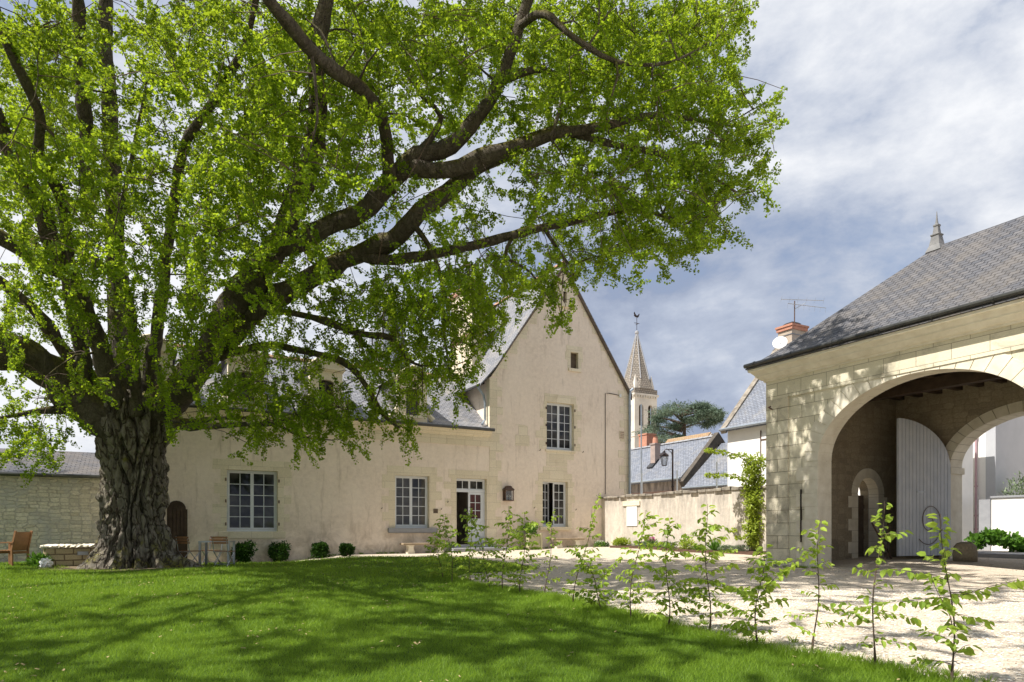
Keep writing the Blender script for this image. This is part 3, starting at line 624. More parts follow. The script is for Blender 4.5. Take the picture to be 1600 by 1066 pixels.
# dormers
def dormer(cx, op=True):
    y0 = -.02; zb = 5.28; hw2 = .56; ow = .26; ot = 6.52; top = 6.86
    f = MB(); f.prism([(cx-hw2, zb), (cx+hw2, zb), (cx+hw2, top), (cx-hw2, top)], [[(cx-ow, zb+.25), (cx-ow, ot-.08), (cx-ow*.5, ot-.01), (cx, ot), (cx+ow*.5, ot-.01), (cx+ow, ot-.08), (cx+ow, zb+.25)]], y0, y0+.28)
    f.box(cx-hw2-.08, cx+hw2+.08, y0-.10, y0+.3, top, top+.10); f.box(cx-hw2-.04, cx+hw2+.04, y0-.05, y0+.3, top-.06, top)
    f.box(cx-ow-.08, cx+ow+.08, y0-.06, y0+.02, zb+.15, zb+.25)
    f.prism([(cx-hw2-.02, top+.1), (cx+hw2+.02, top+.1), (cx+.25, top+.36), (cx, top+.44), (cx-.25, top+.36)], [], y0-.05, y0+.24)
    f.tube([(cx-hw2-.06, y0-.07, top+.12), (cx-.25, y0-.07, top+.40), (cx, y0-.07, top+.48), (cx+.25, y0-.07, top+.40), (cx+hw2+.06, y0-.07, top+.12)], .045, 6)
    scl = []
    for sg in (-1, 1):  # scrolls
        sc_ = MB(); scl.append(sc_); sc_.tube([(cx+sg*(hw2+.02), y0+.1, zb+.55), (cx+sg*(hw2+.12), y0+.1, zb+.3), (cx+sg*(hw2+.26), y0+.1, zb+.14)], [.05, .09, .13], 8)
    o = f.build('dormer', M['stone'], house)
    for sc_ in scl: sc_.build('scroll', M['stone'], o)
    # cheeks and roof
    k = MB(); yb = lambda z: .35+(z-5.5)*(RW-.35)/(RZ-5.5)
    for sg in (-1, 1): k.prism([(y0+.28, zb), (yb(top), top), (y0+.28, top)], [], cx+sg*hw2-.03*(sg > 0), cx+sg*hw2+.03*(sg < 0), 'x')
    tz = top+.46; yr = yb(tz)
    k.add([(cx-hw2-.14, y0+.0, top+.05), (cx, y0+.0, tz), (cx+hw2+.14, y0, top+.05), (cx-hw2-.14, yb(top+.05), top+.05), (cx, yr, tz), (cx+hw2+.14, yb(top+.05), top+.05)], [(0, 1, 4, 3), (1, 2, 5, 4), (0, 2, 1), (0, 3, 5, 2)])
    k.build('dormer_roof', M['slate'], o)
    g = MB(); g.box(cx-ow, cx+ow, y0+.14, y0+.17, zb+.25, ot-.06); g.build('pane', M['glass'], o)
    g = MB(); g.box(cx-ow+.001, cx-ow+.04, y0+.11, y0+.135, zb+.25, ot-.09); g.box(cx+ow-.04, cx+ow-.001, y0+.11, y0+.135, zb+.25, ot-.09); g.box(cx-.015, cx+.015, y0+.11, y0+.135, zb+.25, ot-.06); g.build('dormer_frame', M['oldwood'], o)
for s in (-12.7, Hpx(385), Hpx(510), Hpx(645)): dormer(s)
# chimney of the gable wing
ch = MB(); ch.box(-.6, -.08, 2.45, 4.7, 7.2, 9.55); ch.box(-.6, -.08, 2.45, 4.7, 9.85, 11.7); chs = ch.build('chimney', M['stone'], house)
ch = MB(); ch.box(-.62, -.06, 2.43, 4.72, 9.555, 9.845); ch.build('brick_band', M['brick'], chs); ch = MB(); ch.box(-.68, 0, 2.37, 4.78, 11.7, 11.95); ch.build('cap', M['brick'], chs)
ch = MB(); ch.box(-.56, .35, 3.2, 3.9, 8.2, 9.35); ch.build('brick_chimney', M['brick'], house)
# ------------------------------------------------------------------ the gatehouse
GA = math.atan2(-.878, .478)
gate = thing('gatehouse', 'pale cut stone carriage gatehouse with wide arch and hipped slate roof at the right', 'gatehouse', (GX, GY, 0), GA)
TW = 9.06; D = 6.0; TOP = 5.72
def ell(cx, a, zs, b_, n=40): return [(cx-a*math.cos(math.pi*k/n), zs+b_*math.sin(math.pi*k/n)) for k in range(n+1)]
front = [(1.75, -.5)]+ell(4.53, 2.78, 3.22, 1.9)+[(7.31, -.5)]
rear = [(2.35, -.5)]+ell(4.53, 2.18, 3.23, 1.42)+[(6.71, -.5)]
gw = MB(); out_ = lambda hole: [(0, -.5)]+hole+[(TW, -.5), (TW, TOP), (0, TOP)]
gw.prism(out_(front), [], 0.04, .6); gw.build('front_wall', M['ashlar'], gate)
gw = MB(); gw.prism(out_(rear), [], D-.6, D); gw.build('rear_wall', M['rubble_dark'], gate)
# raised frame: corner piers and frieze stand 4 cm proud of the wall field
fr = MB(); fr.box(0-.002, .78, 0, .0395, -.5, 5.16); fr.build('raised_pier', M['ashlar_worn'], gate); fr = MB(); fr.box(TW-.78, TW+.002, 0, .0395, -.5, 5.16); fr.build('raised_pier', M['ashlar_worn'], gate); fr = MB(); fr.box(-.002, TW+.002, -.002, .0395, 5.163, TOP)
fr.build('frieze', M['ashlar'], gate)
vb = MB(); n = 25; cx, a, zs, b_ = 4.53, 2.78, 3.22, 1.9
for k in range(n):
    t0 = math.pi*k/n; t1 = math.pi*(k+1)/n; e_ = .0035
    pt = lambda th, rr: (cx-(a+rr)*math.cos(th), zs+(b_+rr)*math.sin(th))
    th = .46 if k % 2 else .42
    sub = [t0+e_+(t1-t0-2*e_)*j/3 for j in range(4)]
    vb.prism([pt(x, -.006) for x in sub]+[pt(x, th) for x in reversed(sub)], [], .02, .61)
z = -.3
while z < 3.2:
    hh = min(.375, 3.215-z); wd = (.42, .70)[int(z/.375) % 2]
    for x0, x1 in ((1.75-wd, 1.756), (7.304, 7.31+wd)): vb.box(x0, x1, .02, .61, z+.003, z+hh-.003)
    z += .375
vb.build('arch_stones', M['voussoir'], gate, bevel=.006)
vb = MB(); cx, a, zs, b_ = 4.53, 2.18, 3.23, 1.42
for k in range(19):
    t0 = math.pi*k/19; t1 = math.pi*(k+1)/19; sub = [t0+.004+(t1-t0-.008)*j/3 for j in range(4)]
    pt = lambda th, rr: (cx-(a+rr)*math.cos(th), zs+(b_+rr)*math.sin(th))
    vb.prism([pt(x, -.006) for x in sub]+[pt(x, .30) for x in reversed(sub)], [], D-.64, D+.02)
for x0, x1 in ((2.02, 2.36), (6.70, 7.04)): vb.box(x0, x1, D-.63, D+.02, -.3, 3.02); vb.box(x0-.05, x1+.05, D-.68, D+.07, 3.02, 3.22)
vb.build('rear_arch_stones', M['voussoir'], gate, bevel=.006)
sd = MB()
dw0, dw1 = 3.41, 4.45; dz = 2.45
dhole = [(dw0, .2)]+[((dw0+dw1)/2-.52*math.cos(math.pi*k/12), dz+.52*math.sin(math.pi*k/12)) for k in range(13)]+[(dw1, .2)]
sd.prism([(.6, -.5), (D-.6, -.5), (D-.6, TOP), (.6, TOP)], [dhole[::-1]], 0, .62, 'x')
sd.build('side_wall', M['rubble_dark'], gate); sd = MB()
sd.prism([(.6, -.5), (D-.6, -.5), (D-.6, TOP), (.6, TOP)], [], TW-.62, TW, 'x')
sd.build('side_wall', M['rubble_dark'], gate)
ds = MB()
for k in range(9):
    t0 = math.pi*k/9; t1 = math.pi*(k+1)/9; c_ = (dw0+dw1)/2
    pt = lambda th, rr: (c_-(.515+rr)*math.cos(th), dz+(.515+rr)*math.sin(th))
    sub = [t0+.01, (t0+t1)/2, t1-.01]; ds.prism([pt(x, 0) for x in sub]+[pt(x, .3) for x in reversed(sub)], [], .3, .64, 'x')
z = .2; i = 0
while z < dz-.02:
    hh = min(.36, dz-z); wd = (.28, .45)[i % 2]; i += 1
    ds.box(.3, .64, dw0-wd, dw0+.005, z+.004, z+hh-.004); ds.box(.3, .64, dw1-.005, dw1+wd, z+.004, z+hh-.004); z += hh
ds.build('side_door_stones', M['voussoir'], gate)
sdr = MB(); sdr.box(.06, .12, dw0, dw1, .2, dz-.02); sdr.box(.12, .15, dw0, dw1, 1.0, 1.12); sdr.box(.12, .15, dw0, dw1, 2.0, 2.12); sdr.build('side_door', M['oldwood'], gate)
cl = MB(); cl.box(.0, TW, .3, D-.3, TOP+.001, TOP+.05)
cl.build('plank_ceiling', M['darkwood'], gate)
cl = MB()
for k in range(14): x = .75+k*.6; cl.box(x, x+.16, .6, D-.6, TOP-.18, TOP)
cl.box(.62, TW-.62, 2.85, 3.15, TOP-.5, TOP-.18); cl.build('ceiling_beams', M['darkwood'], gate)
def ring_rect(x0, x1, y0, y1, o_, z): return [(x0-o_, y0-o_, z), (x1+o_, y0-o_, z), (x1+o_, y1+o_, z), (x0-o_, y1+o_, z)]
cn = MB(); pr = [(.0, TOP-.001), (.05, TOP), (.06, TOP+.05), (.12, TOP+.07), (.20, TOP+.16), (.22, TOP+.17), (.23, TOP+.21), (.31, TOP+.30), (.37, TOP+.33), (.38, TOP+.40)]
cn.rings([ring_rect(0, TW, 0, D, o_, z) for o_, z in pr]); cn.build('cornice', M['voussoir'], gate)
ez = TOP+.405
rr = MB(); ri = [(3.3, 3, 9.2), (TW-3.3, 3, 9.2)]
r0 = ring_rect(0, TW, 0, D, .42, ez+.005); r1 = ring_rect(0, TW, 0, D, .42, ez+.04); r2 = ring_rect(0, TW, 0, D, -.25, ez+.55)
vs_ = r0+r1+r2+ri
fs = [(3, 2, 1, 0)]
for lv in (0, 4):
    for k in range(4): fs.append((lv+k, lv+(k+1) % 4, lv+4+(k+1) % 4, lv+4+k))
fs += [(8, 9, 13, 12), (9, 10, 13), (10, 11, 12, 13), (11, 8, 12)]
rr.add(vs_, fs); rr.build('roof', M['slate'], gate)
mb = MB(); mb.tube([(-.45, -.41, ez+.12), (TW+.4, -.41, ez+.14)], .065, 10)
for k in range(8): x = -.1+k*1.3; mb.tube([(x, -.41, ez+.125), (x+.05, -.41, ez+.125)], .075, 10)
mb.build('gutter', M['zinc_dark'], gate)
mb = MB(); cx, cy, z0 = 3.3, 3, 9.12; M['leadgrey'] = simple('weathered_lead', (.24, .235, .23), (.15, .15, .15), 5, .6, .2)
mb.lathe([(.30, z0-.08), (.20, z0+.10), (.14, z0+.36), (.17, z0+.38), (.17, z0+.41), (.11, z0+.43), (.08, z0+.62), (.10, z0+.64), (.10, z0+.68), (.045, z0+.71), (.03, z0+.8), (.008, z0+1.06)], cx, cy, 4)
mb.build('finial', M['leadgrey'], gate, bevel=.005)
mb = MB(); mb.tube([(-.0, -.0, 5.0), (-.0, -.2, 5.0)], .001, 4) ; 
mb = MB(); mb.tube([(.22, .0, 4.88), (.22, -.16, 4.93), (.34, -.2, 4.93)], .02, 6); mb.build('iron_hook', M['rust'], gate)
mb = MB(); mb.box(1.20, 1.235, -.004, .03, .95, 2.45); mb.build('iron_strap', M['iron'], gate)
mb = MB(); mb.blob((.12, -.08, .24), .22, 3, .4, 3, (1.6, .8, .8)); mb.build('footing_stone', M['rubble'], gate); mb = MB(); mb.blob((.75, -.05, .22), .18, 3, .4, 3, (1.8, .7, .8)); mb.build('footing_stone', M['rubble'], gate)
# the open leaf of the carriage gate
lx0, ly0 = 2.36, D-.66
lv = P(1402, 868, 20.3); dv = Vector((lv.x-GX, lv.y-GY, 0)); lx1 = dv.dot(Vector((.478, -.878, 0))); ly1 = dv.dot(Vector((.878, .478, 0)))
Lw = math.hypot(lx1-lx0, ly1-ly0); la = math.atan2(ly1-ly0, lx1-lx0)
lf = MB(); nb_ = 15; zb = .52
def ltop(x): return 3.15+1.47*math.sin(math.acos(max(-1, min(1, 1-x/Lw))))
for k in range(nb_):
    a0, a1 = Lw*k/nb_+.009, Lw*(k+1)/nb_-.009
    lf.prism([(a0, zb), (a1, zb), (a1, ltop(a1)), (a0, ltop(a0))], [], .012, .042)
lf.prism([(0, zb)]+[(Lw*k/20, ltop(Lw*k/20)-.01) for k in range(21)]+[(Lw, zb)], [], -.02, .0115)
lo = lf.build('gate_leaf', M['boards'], gate); lo.location = (lx0, ly0, 0); lo.rotation_euler = (0, 0, la)
# iron scroll on the leaf: spiral bar
sp = MB(); pts = []
for k in range(60):
    a_ = k/59*3.4*math.pi; r_ = .08+.52*(k/59)**1.3
    pts.append((Lw*.42+r_*math.cos(a_+1.1), .055, 1.55+r_*1.25*math.sin(a_+1.1)))
sp.tube(pts, .010, 6)
sp.build('iron_scroll', M['rust'], lo); sp = MB(); sp.box(Lw*.50, Lw*.66, .043, .065, 2.42, 2.455); sp.build('latch', M['steel'], lo)
# the scroll must lie on the side facing the court

# weeds along the house base and the pier foot
random.seed(31); rngw = np.random.default_rng(31); Pw = []
for k in range(90):
    s_ = random.choice([random.uniform(-4.6, 5.6)]*3+[random.uniform(-8, -4.6)]); p = hw(s_, -.03-abs(random.gauss(0, .06))); Pw.append((p.x, p.y))
for k in range(50): x, y = Gw(random.uniform(-.1, 1.8), -.04-abs(random.gauss(0, .08))); Pw.append((x, y))
for k in range(130):
    i = random.randint(11, 20); a = np.array(LP[i]); c = np.array(LP[i+1]) if i+1 < len(LP) else a; q_ = a+(c-a)*random.random(); Pw.append((q_[0]+abs(random.gauss(0, .28)), q_[1]+abs(random.gauss(0, .2))))
Vw = []
for x, y in Pw:
    z = float(gz(x, y)); n = random.randint(8, 30); a = rngw.random(n)*6.28; h = .03+.06*rngw.random(n); r_ = .04*rngw.random(n)
    bx0 = x+np.cos(a)*r_; by0 = y+np.sin(a)*r_; V = np.empty((n, 3, 3)); V[:, 0] = np.stack([bx0-.006, by0, np.full(n, z)], 1); V[:, 1] = np.stack([bx0+.006, by0, np.full(n, z)], 1); V[:, 2] = np.stack([bx0+np.cos(a)*h*.7, by0+np.sin(a)*h*.7, z+h], 1); Vw.append(V)
Vw = np.concatenate(Vw); wo = raw('weed_tufts', Vw.reshape(-1, 3), None, M['grass'], attr=rngw.random(len(Vw)), rep=3); wo['kind'] = 'stuff'
# ------------------------------------------------------------------ outbuilding on the left
ob = thing('stone_outbuilding', 'low rubble stone outbuilding with long slate roof at the far left', 'outbuilding', (0, 27.25, 0), HA)
mb = MB(); mb.box(-27, SL-.003, .85, 1.35, -.5, 2.93); mb.box(-27, -26.5, 1.35, 6.5, -.5, 2.93); mb.box(-27, SL-.003, 6.0, 6.5, -.5, 2.93); mb.box(SL-.5, SL-.003, 1.35, 6, -.5, 2.93); mb.build('wall', M['rubble'], ob)
mb = MB(); slab_roof(mb, (-27.2, SL-.01), [(.62, 2.95), (3.5, 3.95)]); mb.build('roof', M['slate'], ob); mb = MB(); slab_roof(mb, (-27.2, SL-.01), [(3.5, 3.95), (6.8, 2.95)]); mb.build('roof', M['slate'], ob)
mb = MB(); mb.tube([(-27.2, .56, 2.93), (SL-.02, .56, 2.93)], .06, 8); mb.build('gutter', M['zinc_dark'], ob)
# ------------------------------------------------------------------ court wall between house and gatehouse
P0 = Vector((4.04, 29.45, 0)); P1 = Vector((4.62, 28.35, 0)); P2 = Vector((9.95, 22.0, 0))
def path_wall(pts, th, z0, tops, mb=None, off=(0, 0)):
    mb = mb or MB(); n = len(pts)
    nrm = []
    for i in range(n):
        d = (pts[min(i+1, n-1)]-pts[max(i-1, 0)]).normalized(); nrm.append(Vector((-d.y, d.x, 0)))
    mb.rings([[(p+nm*(th/2+off[1])).to_tuple()[:2]+(z0 if not hasattr(z0, '__len__') else z0[i],), (p-nm*(th/2+off[1])).to_tuple()[:2]+(z0 if not hasattr(z0, '__len__') else z0[i],), (p-nm*(th/2+off[1])).to_tuple()[:2]+(tops[i],), (p+nm*(th/2+off[1])).to_tuple()[:2]+(tops[i],)] for i, (p, nm) in enumerate(zip(pts, nrm))])
    return mb
def lerp(a, b, k): return a+(b-a)*k
wp = [P0, P1]+[lerp(P1, P2, k/12) for k in range(1, 13)]
wt = [2.62, 2.62]+[2.62+.12*k/12+.012*math.sin(k*2.1) for k in range(1, 13)]
cw = thing('court_wall', 'stained cream rendered wall with lichened stone coping running from gable to gatehouse', 'wall')
path_wall(wp, .42, -.3, wt).build('wall', M['plaster_wall'], cw)
M['coping'] = simple('lichened_coping', (.36, .32, .26), (.14, .12, .10), 4, .95, .9, 12)
cp = MB(); random.seed(3)
for i in range(len(wp)-1):
    a, c = wp[i], wp[i+1]; n_ = max(1, int((c-a).length/.33))
    for k in range(n_):
        p, q_ = lerp(a, c, (k+.02)/n_), lerp(a, c, (k+.98)/n_); z = lerp(wt[i], wt[i+1], k/n_); h = random.uniform(.07, .13); o_ = random.uniform(.03, .1)
        path_wall([p, q_], .42, [z-.0, z-.0], [z+h, z+h*random.uniform(.8, 1.2)], cp, (0, o_))
cp.build('coping', M['coping'], cw, bevel=.02)
d_ = (P2-P1).normalized(); nn_ = Vector((d_.y, -d_.x, 0))  # towards the court
if nn_.y > 0: nn_ = -nn_
def on_wall(px):  # point of the wall face seen at px
    u = (px-800)/F; k = (u*P1.y-P1.x)/((P2.x-P1.x)-u*(P2.y-P1.y)); return P1+(P2-P1)*k+nn_*.21
pa, pb = on_wall(985), on_wall(1001); z0, z1 = EYE-(820-HZ)*-pa.y/F*0-0, 0
mb = MB(); zt = EYE+(HZ-791)*pa.y/F; zb = EYE+(HZ-822)*pa.y/F
mb.rings([[tuple((p+nn_*a)[:2])+(z,) for a, z in ((0, zb), (.03, zb), (.03, zt), (0, zt))] for p in (pa, pb)]); mb.build('white_hatch', M['white'], cw)
mb = MB(); mb.rings([[tuple((p+nn_*a)[:2])+(z,) for a, z in ((0, zt+.01), (.05, zt+.01), (.05, zt+.2), (0, zt+.2))] for p in (pa-d_*.2, pb+d_*.15)]); mb.build('lintel', M['stone'], cw)
# steel posts on the wall
for i, (px_, y1) in enumerate(((1003, 740), (1058, 735), (1120, 722))):
    p = on_wall(px_)-nn_*.21; mb = MB(); mb.tube([(p.x, p.y, 2.6), (p.x, p.y, EYE+(HZ-y1)*p.y/F)], .028, 6)
    tag(mb.build('steel_post', M['steel']), ('thin grey steel post standing on the court wall nearest the gable', 'thin grey steel post on the court wall just right of the street lantern', 'thin grey steel post on the court wall nearest the white house')[i], 'post', 'steel posts on the court wall')
# ------------------------------------------------------------------ plants: leaf clouds
M['leaf_dark'] = leafmat('box_leaves', (.012, .040, .006), (.06, .13, .018), (.04, .10, .01), .15, .4)
M['leaf_mid'] = leafmat('garden_leaves', (.05, .12, .015), (.12, .24, .035), (.16, .34, .03), .35)
M['leaf_lime'] = leafmat('lime_vine_leaves', (.22, .30, .035), (.40, .48, .07), (.45, .55, .05), .4)
M['leaf_grey'] = leafmat('grey_leaves', (.14, .19, .11), (.25, .31, .19), (.15, .2, .08), .2)
M['leaf_sap'] = leafmat('hornbeam_leaves', (.15, .25, .03), (.34, .46, .07), (.55, .68, .09), .45, .5)
M['leaf_cedar'] = leafmat('cedar_needles', (.07, .11, .08), (.17, .23, .16), (.10, .14, .07), .2)
M['petal'] = leafmat('magenta_petals', (.55, .02, .30), (.75, .08, .45), (.5, .05, .3), .3)
M['white_petal'] = leafmat('white_petals', (.75, .75, .70), (.9, .9, .85), (.6, .6, .5), .3)
M['bark_thin'] = simple('young_bark', (.13, .085, .06), (.07, .05, .04), 20, .8, .3)
def unit(v): return v/np.maximum(np.linalg.norm(v, axis=-1, keepdims=True), 1e-9)
def leaf_quads(P_, D_, Nn, ln, wd):
    """kite-shaped leaves: base point, direction, approx normal"""
    D_ = unit(D_); W_ = unit(np.cross(D_, Nn)); Nn = np.cross(W_, D_)
    ln = ln[:, None]; wd = wd[:, None]
    V = np.empty((len(P_), 4, 3)); V[:, 0] = P_; V[:, 1] = P_+D_*ln*.55+W_*wd*.5+Nn*ln*.06; V[:, 2] = P_+D_*ln; V[:, 3] = P_+D_*ln*.55-W_*wd*.5+Nn*ln*.06
    return V.reshape(-1, 3)
def cloud(centers, radii, n, ln, wd, up=.3, shell=.5):
    ci = rng.integers(0, len(centers), n); c = np.array(centers)[ci]; r = np.array(radii)[ci]
    d = unit(rng.normal(size=(n, 3))); rad = (shell+(1-shell)*rng.random(n))[:, None]
    p = c+d*rad*r; dr = unit(d+rng.normal(size=(n, 3))*.6+np.array([0, 0, up])); nm = unit(rng.normal(size=(n, 3))+np.array([0, 0, .8]))
    return leaf_quads(p, dr, nm, ln*(.7+.6*rng.random(n)), wd*(.7+.6*rng.random(n)))
def shrub(px, py, rpx, w_off, label, name='box_shrub'):
    X, Y, z = gp(px, py); s = rpx*Y/F; t_ = thing(name, label, 'shrub', (X, Y, z), 0, 'clipped shrubs along the house wall')
    cs = [(0, 0, s*.8)]+[(random.uniform(-.5, .5)*s, random.uniform(-.4, .4)*s, s*random.uniform(.35, 1.3)) for _ in range(16)]
    n = 3200; V = cloud(cs, [(s*random.uniform(.25, .55),)*3 if i else (s*.85, s*.8, s*.95) for i in range(17)], n, .075, .045, .3, .55); V[:, 2] = np.maximum(V[:, 2], .0)
    raw('foliage', V, None, M['leaf_dark'], t_, rng.random(n))
    mb = MB()
    for k in range(7): a = k*.9; mb.tube([(0, 0, 0), (math.cos(a)*s*.3, math.sin(a)*s*.3, s*.7), (math.cos(a)*s*.5, math.sin(a)*s*.5, s*1.2)], [.02, .014, .006], 5)
    mb.build('stems', M['bark_thin'], t_)
for a in ((381, 880, 19, 0, 'dark green rounded shrub by the wall just right of the garden table'), (436, 878, 18, 0, 'dark green rounded shrub under the right side of the large left window'), (500, 872, 15, 0, 'small dark round shrub midway between the two ground floor windows'), (542, 869, 12, 0, 'smallest dark round shrub at the end of the row before the bench')): shrub(*a)
def clump(name, X, Y, z, r, h, mat, n, label, cat='plant', ln=.07, wd=.03, flower=None, group=None, up=.5):
    t_ = thing(name, label, cat, (X, Y, z), 0, group)
    V = cloud([(0, 0, h*.5), (-r*.5, 0, h*.4), (r*.5, 0, h*.45)], [(r*.7, r*.7, h*.5)]*3, n, ln, wd, up, .3); V[:, 2] = np.maximum(V[:, 2], 0)
    raw('foliage', V, None, M[mat], t_, rng.random(n))
    if flower: k = n//5; V = cloud([(0, 0, h*.85)], [(r*.8, r*.6, h*.25)], k, .04, .035, .5, .5); raw('flowers', V, None, M[flower], t_, rng.random(k))
    return t_
def wallp(px, off): p = on_wall(px)+nn_*off; return p.x, p.y, float(gz(p.x, p.y))
mb = MB(); bp = [on_wall(980), on_wall(1080), on_wall(1195)]
bd = MB(); bd.rings([[tuple((p+nn_*a)[:2])+(float(gz(p.x, p.y))+z,) for a, z in ((0, -.2), (.75, -.2), (.75, .055), (0, .10))] for p in [lerp(on_wall(978), on_wall(1205), k/8) for k in range(9)]])
struct(bd.build('flower_bed', M['soil']))
bd = MB(); bd.rings([[tuple((p+nn_*a)[:2])+(float(gz(p.x, p.y))+z,) for a, z in ((.755, -.2), (.79, -.2), (.79, .09), (.755, .09))] for p in [lerp(on_wall(978), on_wall(1205), k/8) for k in range(9)]])
tag(bd.build('bed_edging', M['rust']), 'low rusty brown edging strip along the flower bed', 'edging')
bedl = ((986, .4, .3, .34, 'leaf_lime', 900, 'yellow green leafy perennial at the foot of the wall below the white hatch', None, .09, .04),
 (1022, .45, .38, .20, 'leaf_grey', 1500, 'low grey green cushion plant left of the magenta flowers', None, .05, .02),
 (1030, .3, .22, .36, 'leaf_mid', 700, 'small plant with bright magenta flowers against the court wall', 'petal', .06, .03),
 (1058, .45, .35, .24, 'leaf_grey', 1300, 'grey green cushion plant right of the magenta flowers', None, .05, .02),
 (1088, .4, .24, .40, 'leaf_lime', 500, 'pale yellow green tuft at the middle of the flower bed', None, .12, .03),
 (1152, .45, .25, .22, 'leaf_grey', 1200, 'small grey green cushion plant right of the spiky plant', None, .045, .018),
 (1172, .45, .30, .24, 'leaf_grey', 1300, 'grey green cushion plant at the foot of the yellow green climber', None, .045, .018),
 (1108, .45, .2, .18, 'leaf_mid', 500, 'low green plant just left of the spiky plant', None, .06, .03))
for a in bedl: X, Y, z = wallp(a[0], a[1]); clump('bed_plant', X, Y, z+.06, a[2], a[3], a[4], a[5], a[6], 'plant', a[8], a[9], a[7], 'plants in the bed along the court wall')
X, Y, z = wallp(1131, .4); t_ = thing('spiky_plant', 'spiky green grass like plant with long narrow leaves in the flower bed', 'plant', (X, Y, z+.05)); n = 160
a = rng.random(n)*6.28; el_ = .4+rng.random(n); D_ = np.stack([np.cos(a)*np.cos(el_), np.sin(a)*np.cos(el_), np.sin(el_)], 1)
raw('leaves', leaf_quads(np.zeros((n, 3))+rng.normal(size=(n, 3))*.02, D_, rng.normal(size=(n, 3)), .35+.25*rng.random(n), np.full(n, .025)), None, M['leaf_mid'], t_, rng.random(n))
# plants at the foot of the gable
for px_, r, h, mt, n, lb, fl in ((927, .2, .25, 'leaf_mid', 500, 'little pot plant covered in white flowers beside the gable wall', 'white_petal'), (950, .22, .30, 'leaf_mid', 700, 'bright green low plant at the foot of the gable wall corner', None), (966, .26, .42, 'leaf_lime', 700, 'pale variegated plant where the court wall leaves the gable', None), (940, .14, .2, 'leaf_dark', 300, 'small dark green plant beside the white flowers', None)):
    s = Hpx(px_); p = hw(s, -.45); clump('gable_plant', p.x, p.y, float(gz(p.x, p.y)), r, h, mt, n, lb, 'plant', .06, .03, fl, 'plants at the foot of the gable')
# climber on the end of the court wall
p = on_wall(1181)+nn_*.12; vt = thing('climber', 'yellow green climbing plant on the court wall beside the gatehouse corner', 'climber', (p.x, p.y, float(gz(p.x, p.y))))
mb = MB(); mb.tube([(0, 0, 0), (-.05, 0, 1), (.08, 0, 2.0), (.15, 0, 3.2)], [.06, .05, .035, .02], 7)
for k in (0, 3): mb.tube([(.05, 0, 2.4+k*.2), (-.5, -.05, 2.7+k*.24), (-1.2-.1*k, -.05, 2.75+k*.28), (-1.6+.15*k, -.1, 2.70+k*.3)], [.015, .012, .008, .004], 5)
mb.build('stem', M['bark_thin'], vt)
cs = [(random.uniform(-.28, .32)+(.1 if z_ < 1.5 else .1), random.uniform(-.2, .1), z_) for z_ in np.arange(.35, 3.35, .07) for _ in range(2)]
cs += [(-.35-.28*j, -.05, 2.62+k*.25+.03*j+random.uniform(-.06, .06)) for k in (0, 3) for j in range(5)]+[(-.45-.2*j, -.1, .55+.25*j) for j in range(2)]
rr_ = [(.19, .18, .18)]*(len(cs)-12)+[(.12, .1, .035)]*12
n = 6000; V = cloud(cs, rr_, n, .10, .055, -.3, .3); raw('foliage', V, None, M['leaf_lime'], vt, rng.random(n))
# ------------------------------------------------------------------ things along the house
def stone_bench(px0, px1, ptop, label):
    s0, s1 = Hpx(px0), Hpx(px1); sm = (s0+s1)/2; p = hw(sm, -.5); z = float(gz(p.x, p.y)); ztop = EYE+(HZ-ptop)*p.y/F
    t_ = thing('stone_bench', label, 'bench', (p.x, p.y, z), HA, 'stone benches against the house'); h = max(.38, ztop-z); hwid = (s1-s0)/2
    mb = MB(); mb.box(-hwid, hwid, -.2, .2, h-.07, h); mb.build('seat', M['pave_warm'], t_, bevel=.015)
    for sg in (-1, 1):
        mb = MB(); c_ = sg*(hwid-.32); mb.rings([[(c_-a, -.15, z_), (c_+a, -.15, z_), (c_+a, .15, z_), (c_-a, .15, z_)] for a, z_ in ((.15, -.05), (.14, .08), (.10, .14), (.09, h-.14), (.14, h-.071))]); mb.build('leg', M['voussoir'], t_, bevel=.01)
M['pave_warm'] = simple('worn_bench_stone', (.40, .31, .20), (.26, .20, .14), 5, .85, .4)
stone_bench(620, 690, 849, 'worn stone bench under the window left of the entrance door'); stone_bench(851, 899, 841, 'worn stone bench under the ground floor window of the gable')
p = hw(Hpx(822), -.45); pt_ = thing('planter_box', 'square pale wooden planter box beside the gable bench', 'planter', (p.x, p.y, float(gz(p.x, p.y))), HA)
mb = MB(); mb.box(-.27, .27, -.27, .27, .08, .56)
mb.box(-.3, .3, -.3, .3, .56, .61)
for a in (-1, 1):
    for c in (-1, 1): mb.box(a*.28-.035, a*.28+.035, c*.28-.035, c*.28+.035, 0, .66)
M['planter'] = simple('faded_planter', (.50, .47, .30), (.40, .37, .24), 4, .8, .2); mb.build('box', M['planter'], pt_)
n = 900; V = cloud([(0, 0, .75), (.1, .05, .9), (-.12, 0, .85)], [(.22, .22, .2)]*3, n, .07, .04); raw('foliage', V, None, M['leaf_mid'], pt_, rng.random(n))
